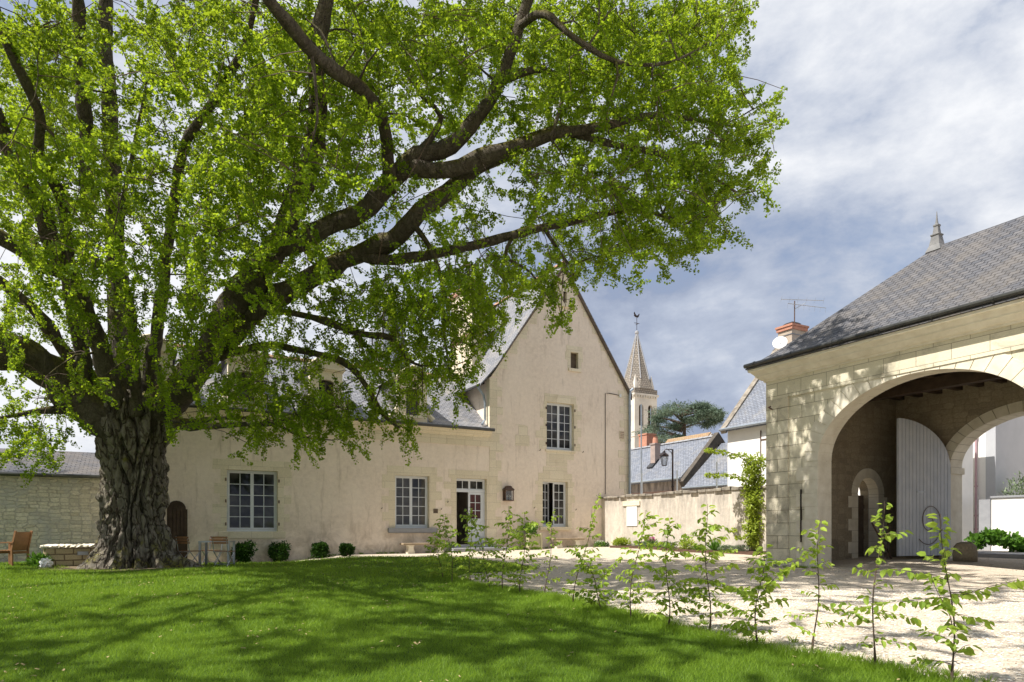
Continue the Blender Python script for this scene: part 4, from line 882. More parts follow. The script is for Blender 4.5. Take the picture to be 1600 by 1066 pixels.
# wall lantern
s = Hpx(792); zc = Hz(792, 783); ln_ = thing('wall_lantern', 'rusty brown metal wall lantern right of the entrance door', 'lantern', tuple(hw(s, 0, zc)), HA)
mb = MB(); mb.box(-.19, .19, -.24, -.0, 0, .03); mb.box(-.19, .19, -.03, -.005, .03, .42)
for a in (-1, 1): mb.box(a*.175-.012, a*.175+.012, -.235, -.21, .03, .42)
mb.box(-.2, .2, -.25, -.005, .41, .44)
mb.rings([[(-a, -.125-c, z_), (a, -.125-c, z_), (a, -.125+c, z_), (-a, -.125+c, z_)] for a, c, z_ in ((.22, .14, .44), (.17, .10, .50), (.13, .08, .53), (.12, .075, .57), (.07, .05, .60))]); mb.build('frame', M['rust'], ln_)
mb = MB(); mb.box(-.165, .165, -.225, -.215, .03, .41); mb.build('lantern_glass', M['lampglass'], ln_)
for a in (-.06, .07): mb = MB(); mb.tube([(a, -.12, .03), (a, -.12, .15)], .018, 8); mb.blob((a, -.12, .19), .035, 2, 0); mb.build('bulb', M['white'], ln_)
# ------------------------------------------------------------------ garden furniture
def metal_table(X, Y, z, rz, wx=.86, wy=.7, h=.74):
    t_ = thing('garden_table', 'grey metal garden table beside the trunk among slatted chairs', 'table', (X, Y, z), rz)
    mb = MB(); mb.box(-wx/2, wx/2, -wy/2, wy/2, h-.04, h); mb.build('tabletop', M['steel'], t_)
    for a in (-1, 1):
        for c in (-1, 1): mb = MB(); x = a*(wx/2-.035); y = c*(wy/2-.035); mb.box(x-.03, x+.03, y-.03, y+.03, 0, h-.042); mb.build('leg', M['steel'], t_)
def slat_chair(X, Y, z, rz, label):
    t_ = thing('folding_chair', label, 'chair', (X, Y, z), rz, 'slatted wood and metal chairs at the table')
    mb = MB()
    for k in range(5): y = -.19+k*.085; mb.box(-.21, .21, y, y+.065, .44, .458)
    mb.build('seat', M['wood'], t_)
    mb = MB()
    for k in range(3): z_ = .66+k*.075; mb.rings([[(-.23, -.265-k*.018+a, z_+b_), (.23, -.265-k*.018+a, z_+b_)] for a, b_ in ((0, 0), (.018, 0), (.006, .058), (-.012, .058))], capt=True) if False else mb.box(-.23, .23, -.27-k*.02, -.25-k*.02, z_, z_+.06)
    mb.build('backrest', M['wood'], t_)
    for sg in (-1, 1):
        mb = MB(); mb.tube([(sg*.2, -.235-.07, .88), (sg*.2, -.225, .46), (sg*.2, .22, 0)], .012, 6); mb.build('leg', M['steel'], t_)
        mb = MB(); mb.tube([(sg*.18, .2, .435), (sg*.18, -.28, 0)], .012, 6); mb.build('leg', M['steel'], t_)
    mb = MB(); mb.bar((-.2, .1, .1), (.2, .1, .1), .009); mb.bar((-.18, -.2, .08), (.18, -.2, .08), .009); mb.bar((-.2, -.22, .436), (.2, -.22, .436), .009); mb.build('stretcher', M['steel'], t_)
metal_table(-8.72, 20.2, float(gz(-8.72, 20.2)), HA*.3)
zt = float(gz(-8.6, 19.6))
slat_chair(-8.12, 19.3, float(gz(-8.12, 19.3)), R(-4), 'slatted wooden chair with its back to the lawn at the near side of the table')
slat_chair(-9.25, 19.6, float(gz(-9.25, 19.6)), R(-18), 'slatted wooden chair half hidden by the trunk at the left end of the table')
slat_chair(-9.2, 20.9, float(gz(-9.2, 20.9)), R(172), 'slatted wooden chair on the far side of the table facing the lawn')
X, Y, z = gp(6, 885); ac = thing('garden_armchair', 'oiled wooden garden armchair on the lawn cut by the left edge', 'chair', (X-.05, Y+.3, z), R(88))
def bx(mb, *a): mb.box(*a); return mb
for k in range(1): 
    mb = MB()
    for j in range(6): y = -.24+j*.085; mb.box(-.27, .27, y, y+.07, .41, .43)
    mb.build('seat', M['wood'], ac)
    mb = MB(); mb.rings([[(-.27, -.27, .43), (.27, -.27, .43), (.27, -.24, .43), (-.27, -.24, .43)], [(-.27, -.37, .92), (.27, -.37, .92), (.27, -.34, .92), (-.27, -.34, .92)]]); mb.build('backrest', M['wood'], ac)
    for sg in (-1, 1):
        mb = MB(); mb.box(sg*.29-.03, sg*.29+.03, .2, .26, 0, .62); mb.build('leg', M['wood'], ac)
        mb = MB(); mb.tube([(sg*.29, -.28, 0), (sg*.29, -.27, .45), (sg*.29, -.38, .95)], .033, 4); mb.build('leg', M['wood'], ac)
        mb = MB(); mb.box(sg*.29-.04, sg*.29+.04, -.33, .3, .62, .65); mb.build('armrest', M['wood'], ac)
    mb = MB(); mb.box(-.26, .26, .21, .25, .33, .40); mb.box(-.26, .26, -.29, -.25, .33, .40); mb.build('rail', M['wood'], ac)
# low stone trough wall with lumpy coping
X0, Y0, z0_ = gp(72, 886); X1, Y1, _ = gp(163, 885); a_ = math.atan2(Y1-Y0, X1-X0); Lg = math.hypot(X1-X0, Y1-Y0)
lw2 = thing('low_stone_wall', 'low block stone wall with pale lumpy top standing left of the trunk', 'wall', (X0, Y0, z0_), a_)
mb = MB(); mb.box(0, Lg+.6, 0, .55, -.2, .5); M['blockwall'] = brick('squared_blocks', (.60, .50, .30), (.47, .38, .22), (.26, .2, .12), .42, .165, .018, (.25, .2, .13), (.6, .8), distort=.04, bmp=1, bd=.02, vary=1); mb.build('wall', M['blockwall'], lw2)
mb = MB(); random.seed(11)
for k in range(12): x = -.02+k*(Lg+.6)/12; mb.blob((x+.1, .25, .54), .17, 3, .35, 3, (1.1, 1.9, .4))
mb.build('coping', M['voussoir'], lw2)
mb = MB(); mb.box(.72, .98, -.05, .0, .30, .40); tag(mb.build('electric_box', M['steel']), 'small grey electric box fixed on the low block stone wall', 'electric box'); bpy.data.objects['electric_box'].location = (X0, Y0, z0_); bpy.data.objects['electric_box'].rotation_euler = (0, 0, a_)
X, Y, z = gp(66, 886); clump('wild_plant', X-.1, Y, z, .25, .32, 'leaf_mid', 160, 'light green leafy weed beside the low stone wall', 'plant', .16, .06)
X, Y, z = gp(76, 888); mb = MB(); mb.blob((0, 0, .12), .14, 3, .5, 2.5); ob_ = mb.build('white_stone', M['white_render']); ob_.location = (X, Y-.1, z); tag(ob_, 'small white stone on the grass at the end of the low wall', 'stone')
# ------------------------------------------------------------------ inside and beyond the gate
def gwv(t_, w_, z=0): x, y = Gw(t_, w_); return Vector((x, y, z))
p = P(1508, 858, 19.6); z = float(gz(p.x, p.y)); mb = MB()
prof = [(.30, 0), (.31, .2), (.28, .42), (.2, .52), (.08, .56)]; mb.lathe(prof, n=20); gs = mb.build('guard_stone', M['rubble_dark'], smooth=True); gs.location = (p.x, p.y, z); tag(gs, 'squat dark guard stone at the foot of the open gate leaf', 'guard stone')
for i, (px_, lean, col_) in enumerate(((1393, .5, 'rust'), (1386, .25, 'oldwood'))):
    p = P(px_, 868, 20.8); z = float(gz(p.x, p.y)); mb = MB(); mb.box(-.02, .02, -.02, .02, 0, 1.25-.2*i); o_ = mb.build('leaning_pole', M[col_]); o_.location = (p.x, p.y, z); o_.rotation_euler = (0, -lean if i == 0 else .1, 0)
    tag(o_, ('reddish brown pole leaning steeply behind the open gate leaf', 'dark wooden pole standing upright in the shade behind the gate leaf')[i], 'pole')
# far white house, pink pipe, wall greyed in colour as shade, low wall
C = P(1540, HZ, 30); fh = thing('far_white_house', 'tall white rendered house seen through the arch, its shaded walls coloured grey', 'house', (C.x, C.y, 0), GA)
mb = MB(); mb.box(-5, -.0, 0, .4, -1, 9); mb.build('white_wall', M['white_render'], fh)
mb = MB(); mb.box(.003, .4, -.0, 12, -1, 9); mb.box(-5, .0, 11.6, 12, -1, 9); mb.box(-5, -4.6, .4, 11.6, -1, 9); mb.build('shade_grey_wall', M['shade_grey_render'], fh)
mb = MB(); mb.rings([[(x, -.4, 9), (x, 6, 12.5), (x, 12.4, 9), (x, 12.4, 8.9), (x, 6, 12.4), (x, -.4, 8.9)] for x in (-5.3, .7)]); mb.build('roof', M['slate'], fh)
M['pinkpipe'] = simple('pink_painted_pipe', (.50, .34, .36), (.42, .28, .30), 5, .5, .05)
mb = MB(); mb.tube([(-.35, -.09, 8.9), (-.35, -.09, .4)], .05, 8)
for zz in (1.3, 1.9, 3.2, 5.4): mb.tube([(-.35, -.09, zz), (-.35, -.09, zz+.06)], .075, 8)
mb.build('downpipe', M['pinkpipe'], fh)
C2 = P(1549, HZ, 28); lw3 = thing('street_garden_wall', 'low cream garden wall with grey pillar seen through the arch', 'wall', (C2.x, C2.y, 0), GA)
mb = MB(); mb.box(.0, 7, 0, .3, -.5, 2.6); mb.build('wall', M['white_render'], lw3)
mb = MB(); mb.box(-.02, 7, -.05, .35, 2.603, 2.68); mb.build('coping', M['pave'], lw3)
mb = MB(); mb.box(-.42, -.003, -.1, .3, -.5, 2.55); mb.build('pillar', M['pave'], lw3)
p = P(1598, 770, 29.2); clump('street_tree', p.x, p.y, 1.9, .7, 1.9, 'leaf_grey', 900, 'thin grey green bush rising behind the low street wall', 'bush', .16, .06, None, None, .8)
p = P(1556, 855, 25.5); z = float(gz(p.x, p.y)); hy = thing('hydrangea', 'broad leaved green bush at the foot of the street wall beyond the arch', 'bush', (p.x, p.y, z))
n = 1100; V = cloud([(x, random.uniform(-.3, .3), .2+.42*max(0, 1-abs(x+.1)/1.3)) for x in np.arange(-.8, 1.3, .12)], [(.25, .3, .25)]*18, n, .17, .14, .1, .4); V[:, 2] = np.maximum(V[:, 2], 0); raw('foliage', V, None, M['leaf_mid'], hy, rng.random(n))
ks = MB(); 
sheet('pavement', 0, 0, -12, 14, 7.6, 8.2, Gw, .13, M['pave'], .3)
kb = MB(); kb.rings([[(Gw(x, w_)[0], Gw(x, w_)[1], float(gz(*Gw(x, w_)))+dz_) for w_, dz_ in ((7.45, -.1), (7.6, -.1), (7.6, .135), (7.45, .135))] for x in np.arange(-12, 14.1, 1)])
struct(kb.build('kerb', M['pave']))
# ------------------------------------------------------------------ background
bh = P(1068, 745, 36); b1 = thing('slate_cottage', 'low stone cottage with long blue slate roof behind the court wall', 'house', (bh.x, bh.y, 0), GA)
# local x: along the street towards the camera, local y: away to the right
ez_, rz_ = 4.05, 6.35
mb = MB(); mb.box(-11, -.0, .15, .5, -.5, ez_); mb.prism([(.15, -.5), (.15, ez_), (2.4, rz_), (4.7, ez_), (4.7, -.5)], [], -.35, 0, 'x'); mb.prism([(.15, -.5), (.15, ez_), (2.4, rz_), (4.7, ez_), (4.7, -.5)], [], -11, -10.7, 'x'); mb.box(-11, 0, 4.3, 4.7, -.5, ez_); mb.build('wall', M['plaster_wall'], b1)
mb = MB(); slope_ = [(-.1, ez_-.05), (2.4, rz_+.06), (4.9, ez_-.05)]
mb.rings([[(x, y, z) for y, z in slope_]+[(x, y, z-.09) for y, z in reversed(slope_)] for x in (-11.2, -.2)]); mb.build('roof', M['slate_blue'], b1)
mb = MB(); mb.rings([[(x, y, z) for y, z in ((-.15, ez_-.2), (2.4, rz_+.25), (4.95, ez_-.2), (4.7, ez_-.7), (2.4, rz_-.4), (.1, ez_-.6))] for x in (-.2, .12)]); M['parapet'] = simple('dark_parapet_stone', (.13, .11, .09), (.06, .055, .045), 4, .95, .6); mb.build('gable_parapet', M['parapet'], b1)
mb = MB(); mb.tube([(-11.2, -.17, ez_-.02), (-.1, -.17, ez_-.02)], .06, 8); mb.build('gutter', M['zinc'], b1)
ridge_mb = MB(); ridge_tiles(ridge_mb, (-11.2, 2.4, rz_+.08), (-.2, 2.4, rz_+.08), .1); ridge_mb.build('ridge_tiles', M['pave'], b1)
mb = MB(); mb.box(-11, -.4, -.0, .16, 3.3, 3.42); mb.build('string_course', M['rust'], b1)
M['pinkstone'] = simple('pinkish_chimney_render', (.42, .33, .29), (.30, .25, .23), 3, .9, .4); kx = -3.65; mb = MB(); mb.box(kx-.2, kx+.2, 1.0, 1.4, 4.6, 6.25); mb.box(kx-.24, kx+.24, .96, 1.44, 6.25, 6.33); ck = mb.build('chimney', M['pinkstone'], b1)
mb = MB(); mb.lathe([(.17, 6.33), (.15, 6.55), (.12, 6.7), (.16, 6.72)], kx, 1.2, 14); mb.build('chimney_pot', M['terracotta_rim'], ck)
f_ = lambda y: ez_-.05+(y+.1)*(rz_+.06-ez_+.05)/2.5
mb = MB(); mb.rings([[(x, y, f_(y)+.05) for x, y in ((-3.9, .75), (-3.4, .75), (-3.4, 1.25), (-3.9, 1.25))], [(x, y, f_(y)+.12) for x, y in ((-3.9, .75), (-3.4, .75), (-3.4, 1.25), (-3.9, 1.25))]]); mb.build('skylight', M['glass'], b1)
b2 = thing('lower_slate_house', 'lower slate roofed house stepping down between the cottage and white house', 'house', (bh.x, bh.y, 0), GA)
mb = MB(); sl2 = [(-.15, ez_-.55), (2.6, rz_-.35), (5.2, ez_-.55)]; mb.rings([[(x, y, z) for y, z in sl2]+[(x, y, z-.09) for y, z in reversed(sl2)] for x in (.13, 6.0)]); mb.build('roof', M['slate_blue'], b2)
mb = MB(); mb.box(.13, 5.8, .1, .45, -.5, ez_-.55); mb.prism([(.1, -.5), (.1, ez_-.6), (2.6, rz_-.45), (5, ez_-.6), (5, -.5)], [], 5.5, 5.8, 'x'); mb.build('wall', M['plaster_wall'], b2)
mb = MB(); mb.tube([(.13, -.2, ez_-.56), (6, -.2, ez_-.56)], .05, 8); mb.build('gutter', M['zinc'], b2)
# white house with chimney, antenna and dish
wh = P(1137, HZ, 32); b3 = thing('white_house', 'white rendered house with slate roof between the cottage and gatehouse', 'house', (wh.x, wh.y, 0), GA)
ez3 = 6.1
mb = MB(); prf = [(0, -.5), (0, ez3), (3.6, ez3+4.1), (7.2, ez3), (7.2, -.5)]
mb.prism(prf, [], 0, .3, 'x'); mb.prism(prf, [], 6.7, 7, 'x'); mb.box(.3, 6.7, 0, .3, -.5, ez3); mb.box(.3, 6.7, 6.9, 7.2, -.5, ez3); mb.build('wall', M['white_render'], b3)
s3 = [(-.28, ez3-.15), (3.6, ez3+4.25), (7.5, ez3-.15)]
mb = MB(); mb.rings([[(x, y, z) for y, z in s3]+[(x, y, z-.09) for y, z in reversed(s3)] for x in (.12, 7.2)]); mb.build('roof', M['slate_blue'], b3)
mb = MB(); mb.rings([[(x, y, z) for y, z in ((-.32, ez3-.1), (3.6, ez3+4.42), (3.6, ez3+4.1), (-.2, ez3-.3))] for x in (-.2, .118)]); mb.build('verge', M['coping'], b3)
mb = MB(); mb.tube([(-.2, -.33, ez3-.12), (7.2, -.33, ez3-.12)], .06, 8); mb.build('gutter', M['zinc'], b3)
mb = MB(); mb.box(2.0, 3.2, -.03, 0, 3.4, 5.6); o_ = mb.build('shutter', M['white'], b3)
mb = MB(); mb.box(1.95, 3.22, -.05, -.03, 5.25, 5.31); mb.box(1.95, 2.0, -.05, -.02, 3.3, 5.7); mb.build('shutter_bar', M['rust'], o_)
mb = MB(); cy0, cy1 = 3.0, 4.0; mb.box(.35, 1.15, cy0, cy1, ez3+3, ez3+4.75); mb.build('chimney', M['chimney'], b3)
ck = [c_ for c_ in b3.children if c_.name.startswith('chimney')][0]
mb = MB(); mb.box(.29, 1.21, cy0-.06, cy1+.06, ez3+4.752, ez3+4.9); mb.box(.25, 1.25, cy0-.1, cy1+.1, ez3+4.903, ez3+5.0); mb.build('brick_rim', M['terracotta_rim'], ck)
mb = MB(); mb.rings([[(.45, cy0+.2, ez3+5.12), (1.05, cy0+.2, ez3+5.12), (1.05, cy1-.2, ez3+5.12), (.45, cy1-.2, ez3+5.12)], [(.55, cy0+.3, ez3+5.2), (.95, cy0+.3, ez3+5.2), (.95, cy1-.3, ez3+5.2), (.55, cy1-.3, ez3+5.2)]])
for a in (.5, 1.0):
    for c_ in (cy0+.25, cy1-.25): mb.bar((a, c_, ez3+5), (a, c_, ez3+5.12), .02)
mb.build('cap', M['iron'], ck)
mb = MB()
for zz in (4.05, 4.5): mb.rings([[(a, c_, ez3+zz+h) for h in (0, .04)] for a, c_ in ((.33, cy0-.02), (1.17, cy0-.02), (1.17, cy1+.02), (.33, cy1+.02), (.33, cy0-.02))], capt=False)
mb.build('strap', M['steel'], ck)
# dish: shallow bowl facing the camera-left
cc = P(1219, 537, 31.6); dsh = thing('satellite_dish', 'white round satellite dish fixed on the chimney of the white house', 'satellite dish', tuple(cc), 0)
mb = MB(); rad = .33; prof = [(rad*k/6, .08*(k/6)**2) for k in range(7)]; mb.rings([[(max(r_, .002)*math.cos(a), max(r_, .002)*math.sin(a), z_) for a in np.linspace(0, 2*math.pi, 28, endpoint=False)] for r_, z_ in prof+[(rad-.01, .095)]+[(r_*.96, z_+.012) for r_, z_ in reversed(prof[:-1])]])
do = mb.build('dish', M['white'], dsh, smooth=True); do.rotation_euler = Vector((-.45, -.85, .35)).to_track_quat('Z', 'Y').to_euler()
mb = MB(); mb.bar((0, 0, -.05), (-.16, -.42, -.12), .012); mb.blob((-.16, -.42, -.10), .035, 2, 0); mb.bar((0, .05, 0), (.0, .9, -.1), .02); mb.build('arm', M['steel'], dsh)
ap = P(1241, 530, 32.6); an = thing('tv_antenna', 'thin television antenna on a mast beside the white house chimney', 'antenna', (ap.x, ap.y, ap.z-.9), 0)
hm = (530-472)*32.6/F+.95
mb = MB(); mb.tube([(0, 0, 0), (.02, 0, hm)], .025, 6); mb.build('mast', M['rust'], an)
mb = MB(); x0_, x1_ = -.62, 1.18
mb.bar((x0_, 0, hm+.08), (x1_, -.5, hm-.45+.3), .014); mb.bar((-.3, 0, hm-.12), (x1_+.1, -.5, hm-.5), .014); mb.bar((0, 0, hm-.4), (.45, -.2, hm-.16), .012)
for k in range(6): a = k/5; c_ = Vector((x0_, 0, hm+.08)).lerp(Vector((x1_, -.5, hm-.15)), a); mb.bar(c_+Vector((-.02, -.12, .10)), c_+Vector((.02, .12, -.10)), .004)
for k in range(8): a = k/7; c_ = Vector((-.3, 0, hm-.12)).lerp(Vector((x1_+.1, -.5, hm-.5)), a); mb.bar(c_, c_+Vector((.0, .05, -.22)), .004)
mb.build('aerial', M['steel'], an)
# street lantern
lp = P(1051, 768, 31); sl_ = thing('street_lantern', 'black iron street lantern on a bracket post behind the court wall', 'street lamp', (lp.x, lp.y, 0), 0)
zt = EYE+(HZ-702)*31/F
mb = MB(); mb.tube([(0, 0, .4), (0, 0, 2.2), (0, 0, zt)], [.07, .05, .035], 10); mb.blob((0, 0, 3.25), .07, 2, 0); mb.build('post', M['iron'], sl_)
mb = MB(); mb.tube([(0, 0, zt-.02), (-.3, 0, zt), (-.38, 0, zt-.08)], .02, 6); mb.tube([(0, 0, zt-.35), (-.06, 0, zt-.15), (-.22, 0, zt-.02)], .014, 6); mb.build('bracket', M['iron'], sl_)
mb = MB(); lx = -.38
mb.lathe([(.23, zt-.30), (.16, zt-.22), (.06, zt-.15), (.05, zt-.08)], lx, 0, 6)
for k in range(4): a = (k+.5)*math.pi/2; mb.bar((lx+.2*math.cos(a), .2*math.sin(a), zt-.32), (lx+.12*math.cos(a), .12*math.sin(a), zt-.75), .012)
for r_, z_ in ((.2, zt-.32), (.12, zt-.75)): mb.tube([(lx+r_*math.cos(a), r_*math.sin(a), z_) for a in np.linspace(math.pi/4, 2*math.pi+math.pi/4, 5)], .014, 4)
mb.build('lantern_frame', M['iron'], sl_)
mb = MB(); mb.lathe([(.11, zt-.74), (.185, zt-.33)], lx, 0, 4); mb.build('lantern_glass', M['lampglass'], sl_)
# tall thin pole by the gable
pp = P(1002, 705, 34); mb = MB(); mb.tube([(0, 0, 0), (0, 0, EYE+(HZ-632)*34/F)], .035, 6); o_ = mb.build('tall_pole', M['zinc']); o_.location = (pp.x, pp.y, 0); tag(o_, 'tall thin blue grey pole in front of the church tower', 'pole')
# brick chimney block, hipped roof left, orange roofed house
pp = P(1011, 700, 50); oc_ = thing('far_slate_house', 'small slate roof with red brick chimney stack seen under the cedar', 'house', (pp.x, pp.y, 0), GA)
mb = MB(); mb.rings([[(x, y, z) for x, y, z in ((-4, -3.2, 5.6), (4, -3.2, 5.6), (4, 3.2, 5.6), (-4, 3.2, 5.6))], [(-1, 0, 7.5), (1, 0, 7.5), (1, .05, 7.5), (-1, .05, 7.5)]]); mb.build('roof', M['slate'], oc_)
mb = MB(); mb.box(-3.8, 3.8, -3, 3, -.5, 5.598); mb.build('wall', M['white_render'], oc_)
mb = MB(); mb.box(-.45, .45, -.4, .4, 6.8, 8.2); mb.box(-.5, .5, -.45, .45, 8.2, 8.3); mb.build('chimney', M['terracotta_rim'], oc_)
pp = P(1113, 690, 48); orr = thing('tiled_house', 'house with orange tiled roof behind the cottage ridge', 'house', (pp.x, pp.y, 0), GA)
mb = MB(); rt = [(-2.6, 5.4), (0, 8.2), (2.6, 5.4)]; mb.rings([[(x, y, z) for y, z in rt]+[(x, y, z-.1) for y, z in reversed(rt)] for x in (-4.6, -.15)]); M['otile'] = brick('orange_tiles', (.42, .29, .17), (.34, .22, .13), (.2, .11, .06), .2, .14, .012, (.32, .27, .16), (.5, .75), bmp=.8); mb.build('roof', M['otile'], orr)
mb = MB(); mb.prism([(-2.5, -.5), (-2.5, 5.4), (0, 8.1), (2.5, 5.4), (2.5, -.5)], [], -.5, 0, 'x'); mb.box(-4.5, -.5, -2.4, 2.4, -.5, 5.3); mb.build('wall', M['plaster_wall'], orr)
# turret behind the manor
tp = P(605, HZ, 36.5); tu = thing('slate_turret', 'round stair turret with tall pointed slate roof behind the manor', 'turret', (tp.x, tp.y, 0))
mb = MB(); mb.lathe([(1.45, 0), (1.45, 9.2)], n=16); mb.build('wall', M['plaster_wall'], tu)
mb = MB(); mb.lathe([(1.75, 9.1), (1.45, 9.6), (.02, 14.9)], n=16); mb.build('roof', M['slate_blue'], tu)
# ------------------------------------------------------------------ church
TX, TY = (995-800)/F*120, 120; chh = thing('church_tower', 'square stone church tower with pointed octagonal spire and weathercock', 'church', (TX, TY, 0), HA)
a = 2.45
M['churchstone'] = simple('church_stone', (.66, .62, .54), (.48, .45, .40), .5, .9, .4, 6)
M['spire'] = brick('spire_stone', (.34, .30, .25), (.25, .23, .20), (.14, .12, .10), .5, .35, .05, (.24, .21, .18), (.5, .8), bmp=.8, bd=.05, gscale=.3)
mb = MB(); mb.box(-a, a, -a, a, 0, 17.5); mb.build('shaft', M['churchstone'], chh)
bw = MB(); z0 = 17.5; z1 = 24.4
def arch2(c, w_, zb, zs): return [(c-w_, zb)]+[(c-w_*math.cos(k*math.pi/8), zs+w_*1.25*math.sin(k*math.pi/8)) for k in range(9)]+[(c+w_, zb)]
hol = [arch2(-1.0, .5, 19.2, 22.3)[::-1], arch2(1.0, .5, 19.2, 22.3)[::-1]]
sq_ = [(-a, z0), (a, z0), (a, z1), (-a, z1)]
bw.prism(sq_, hol, -a, -a+.5); bw.prism(sq_, hol, a-.5, a); sq2 = [(-a+.5, z0), (a-.5, z0), (a-.5, z1), (-a+.5, z1)]; bw.prism(sq2, hol, -a, -a+.5, 'x'); bw.prism(sq2, hol, a-.5, a, 'x')
bw.build('belfry', M['churchstone'], chh)
mb = MB(); mb.box(-a+.8, a-.8, -a+.8, a-.8, 17.6, 24.2); mb.build('louvres', M['darkwood'], chh)
mb = MB(); mb.box(-a-.25, a+.25, -a-.25, a+.25, 24.4, 24.75); mb.box(-a-.1, a+.1, -a-.1, a+.1, 17.3, 17.55)
for k in range(9):
    x = -a+.25+k*(2*a-.5)/8
    mb.box(x-.12, x+.12, -a-.22, -a-.002, 24.05, 24.39); mb.box(-a-.22, -a-.002, x-.12, x+.12, 24.05, 24.39)
mb.build('cornice', M['churchstone'], chh)
mb = MB(); mb.box(-a-.05, a+.05, -a-.05, a+.05, 24.755, 25.6); mb.build('parapet', M['spire'], chh)
mb = MB(); mb.rings([[((a+.2)*(1 if abs(math.cos(an_)) > .5 else 1)*max(-1, min(1, 1.42*math.cos(an_))), (a+.2)*max(-1, min(1, 1.42*math.sin(an_))), 25.61) for an_ in [math.pi/8+k*math.pi/4 for k in range(8)]],
   [(2.35*math.cos(an_), 2.35*math.sin(an_), 27.4) for an_ in [math.pi/8+k*math.pi/4 for k in range(8)]], [(.16*math.cos(an_), .16*math.sin(an_), 35.6) for an_ in [math.pi/8+k*math.pi/4 for k in range(8)]]]); mb.build('spire', M['spire'], chh)
for k, (sx2, sy2) in enumerate(((-1, -1), (1, -1), (1, 1), (-1, 1))):
    mb = MB(); mb.lathe([(.6, 25.6), (.02, 28.2)], sx2*1.75, sy2*1.75, 4); mb.build('pinnacle', M['churchstone'], chh)
mb = MB()
for k in range(8): an_ = math.pi/8+k*math.pi/4; mb.tube([(2.36*math.cos(an_), 2.36*math.sin(an_), 27.4), (.17*math.cos(an_), .17*math.sin(an_), 35.6)], .10, 5)
mb.lathe([(.2, 35.6), (.34, 35.8), (.34, 36.1), (.12, 36.3)], n=12); mb.build('spire_ribs', M['pave'], chh)
mb = MB(); mb.bar((0, 0, 36.2), (0, 0, 38.6), .05); mb.bar((-.55, 0, 37.6), (.55, 0, 37.6), .05); mb.bar((0, -.3, 37.4), (0, .3, 37.4), .04); mb.build('cross', M['iron'], chh)
mb = MB(); mb.prism([(-.65, 38.9), (-.35, 38.65), (.2, 38.6), (.45, 38.85), (.6, 39.35), (.42, 39.3), (.3, 39.05), (-.1, 38.95), (-.35, 39.2), (-.5, 39.55), (-.68, 39.3), (-.55, 39.1)], [], -.04, .04); mb.bar((0, 0, 38.55), (0, 0, 38.7), .04); mb.build('weathercock', M['iron'], chh)
# ------------------------------------------------------------------ cedar
cb = P(1066, 705, 70); cz = 6.0; ced = thing('cedar_tree', 'broad dark cedar with layered branches rising behind the slate roofs', 'tree', (cb.x, cb.y, 0))
mb = MB(); mb.tube([(0, 0, 0), (0, 0, 8), (.3, 0, 12.5)], [.5, .4, .1], 8)
Vs = []; random.seed(5)
for px_, py_, ln2 in ((1015, 668, 2.6), (1030, 650, 2.2), (1045, 640, 2.4), (1062, 634, 2.4), (1085, 630, 2.2), (1104, 634, 2.2), (1118, 642, 1.4), (1110, 655, 1.6), (1075, 655, 2.6), (1050, 665, 2.6), (1035, 680, 2.4), (1065, 685, 2.8), (1010, 690, 1.5), (1095, 645, 2.0), (1120, 652, .9), (1085, 690, 1.6), (1048, 695, 2), (1100, 640, 1.5)):
    for rep_ in range(2):
        Yc = 70+random.uniform(-2.5, 2.5); q_ = P(px_+random.uniform(-8, 8), py_+random.uniform(-3, 5), Yc)-Vector((cb.x, cb.y, 0)); mb.tube([(0, 0, q_.z-.8), (q_.x*.5, q_.y*.5, q_.z-.3), tuple(q_)], [.12, .08, .03], 5)
        n = 560; ln2 = ln2*random.uniform(.4, .75); pr_ = np.stack([q_.x+rng.normal(size=n)*ln2*.42, q_.y+rng.normal(size=n)*ln2*.42, np.full(n, q_.z)], 1)
        dd = np.hypot(pr_[:, 0]-q_.x, pr_[:, 1]-q_.y); pr_[:, 2] += rng.normal(size=n)*.13-dd**2*.07-np.abs(rng.normal(size=n))*.22
        D_ = unit(np.stack([pr_[:, 0]-q_.x, pr_[:, 1]-q_.y, -.2+rng.normal(size=n)*.3], 1)+rng.normal(size=(n, 3))*.5); Vs.append(leaf_quads(pr_, D_, rng.normal(size=(n, 3))+np.array([0, 0, 1.5]), .25+.2*rng.random(n), np.full(n, .06)))
V = np.concatenate(Vs); raw('crown', V, None, M['leaf_cedar'], ced, rng.random(len(V)//4)); mb.build('trunk', M['bark_thin'], ced)
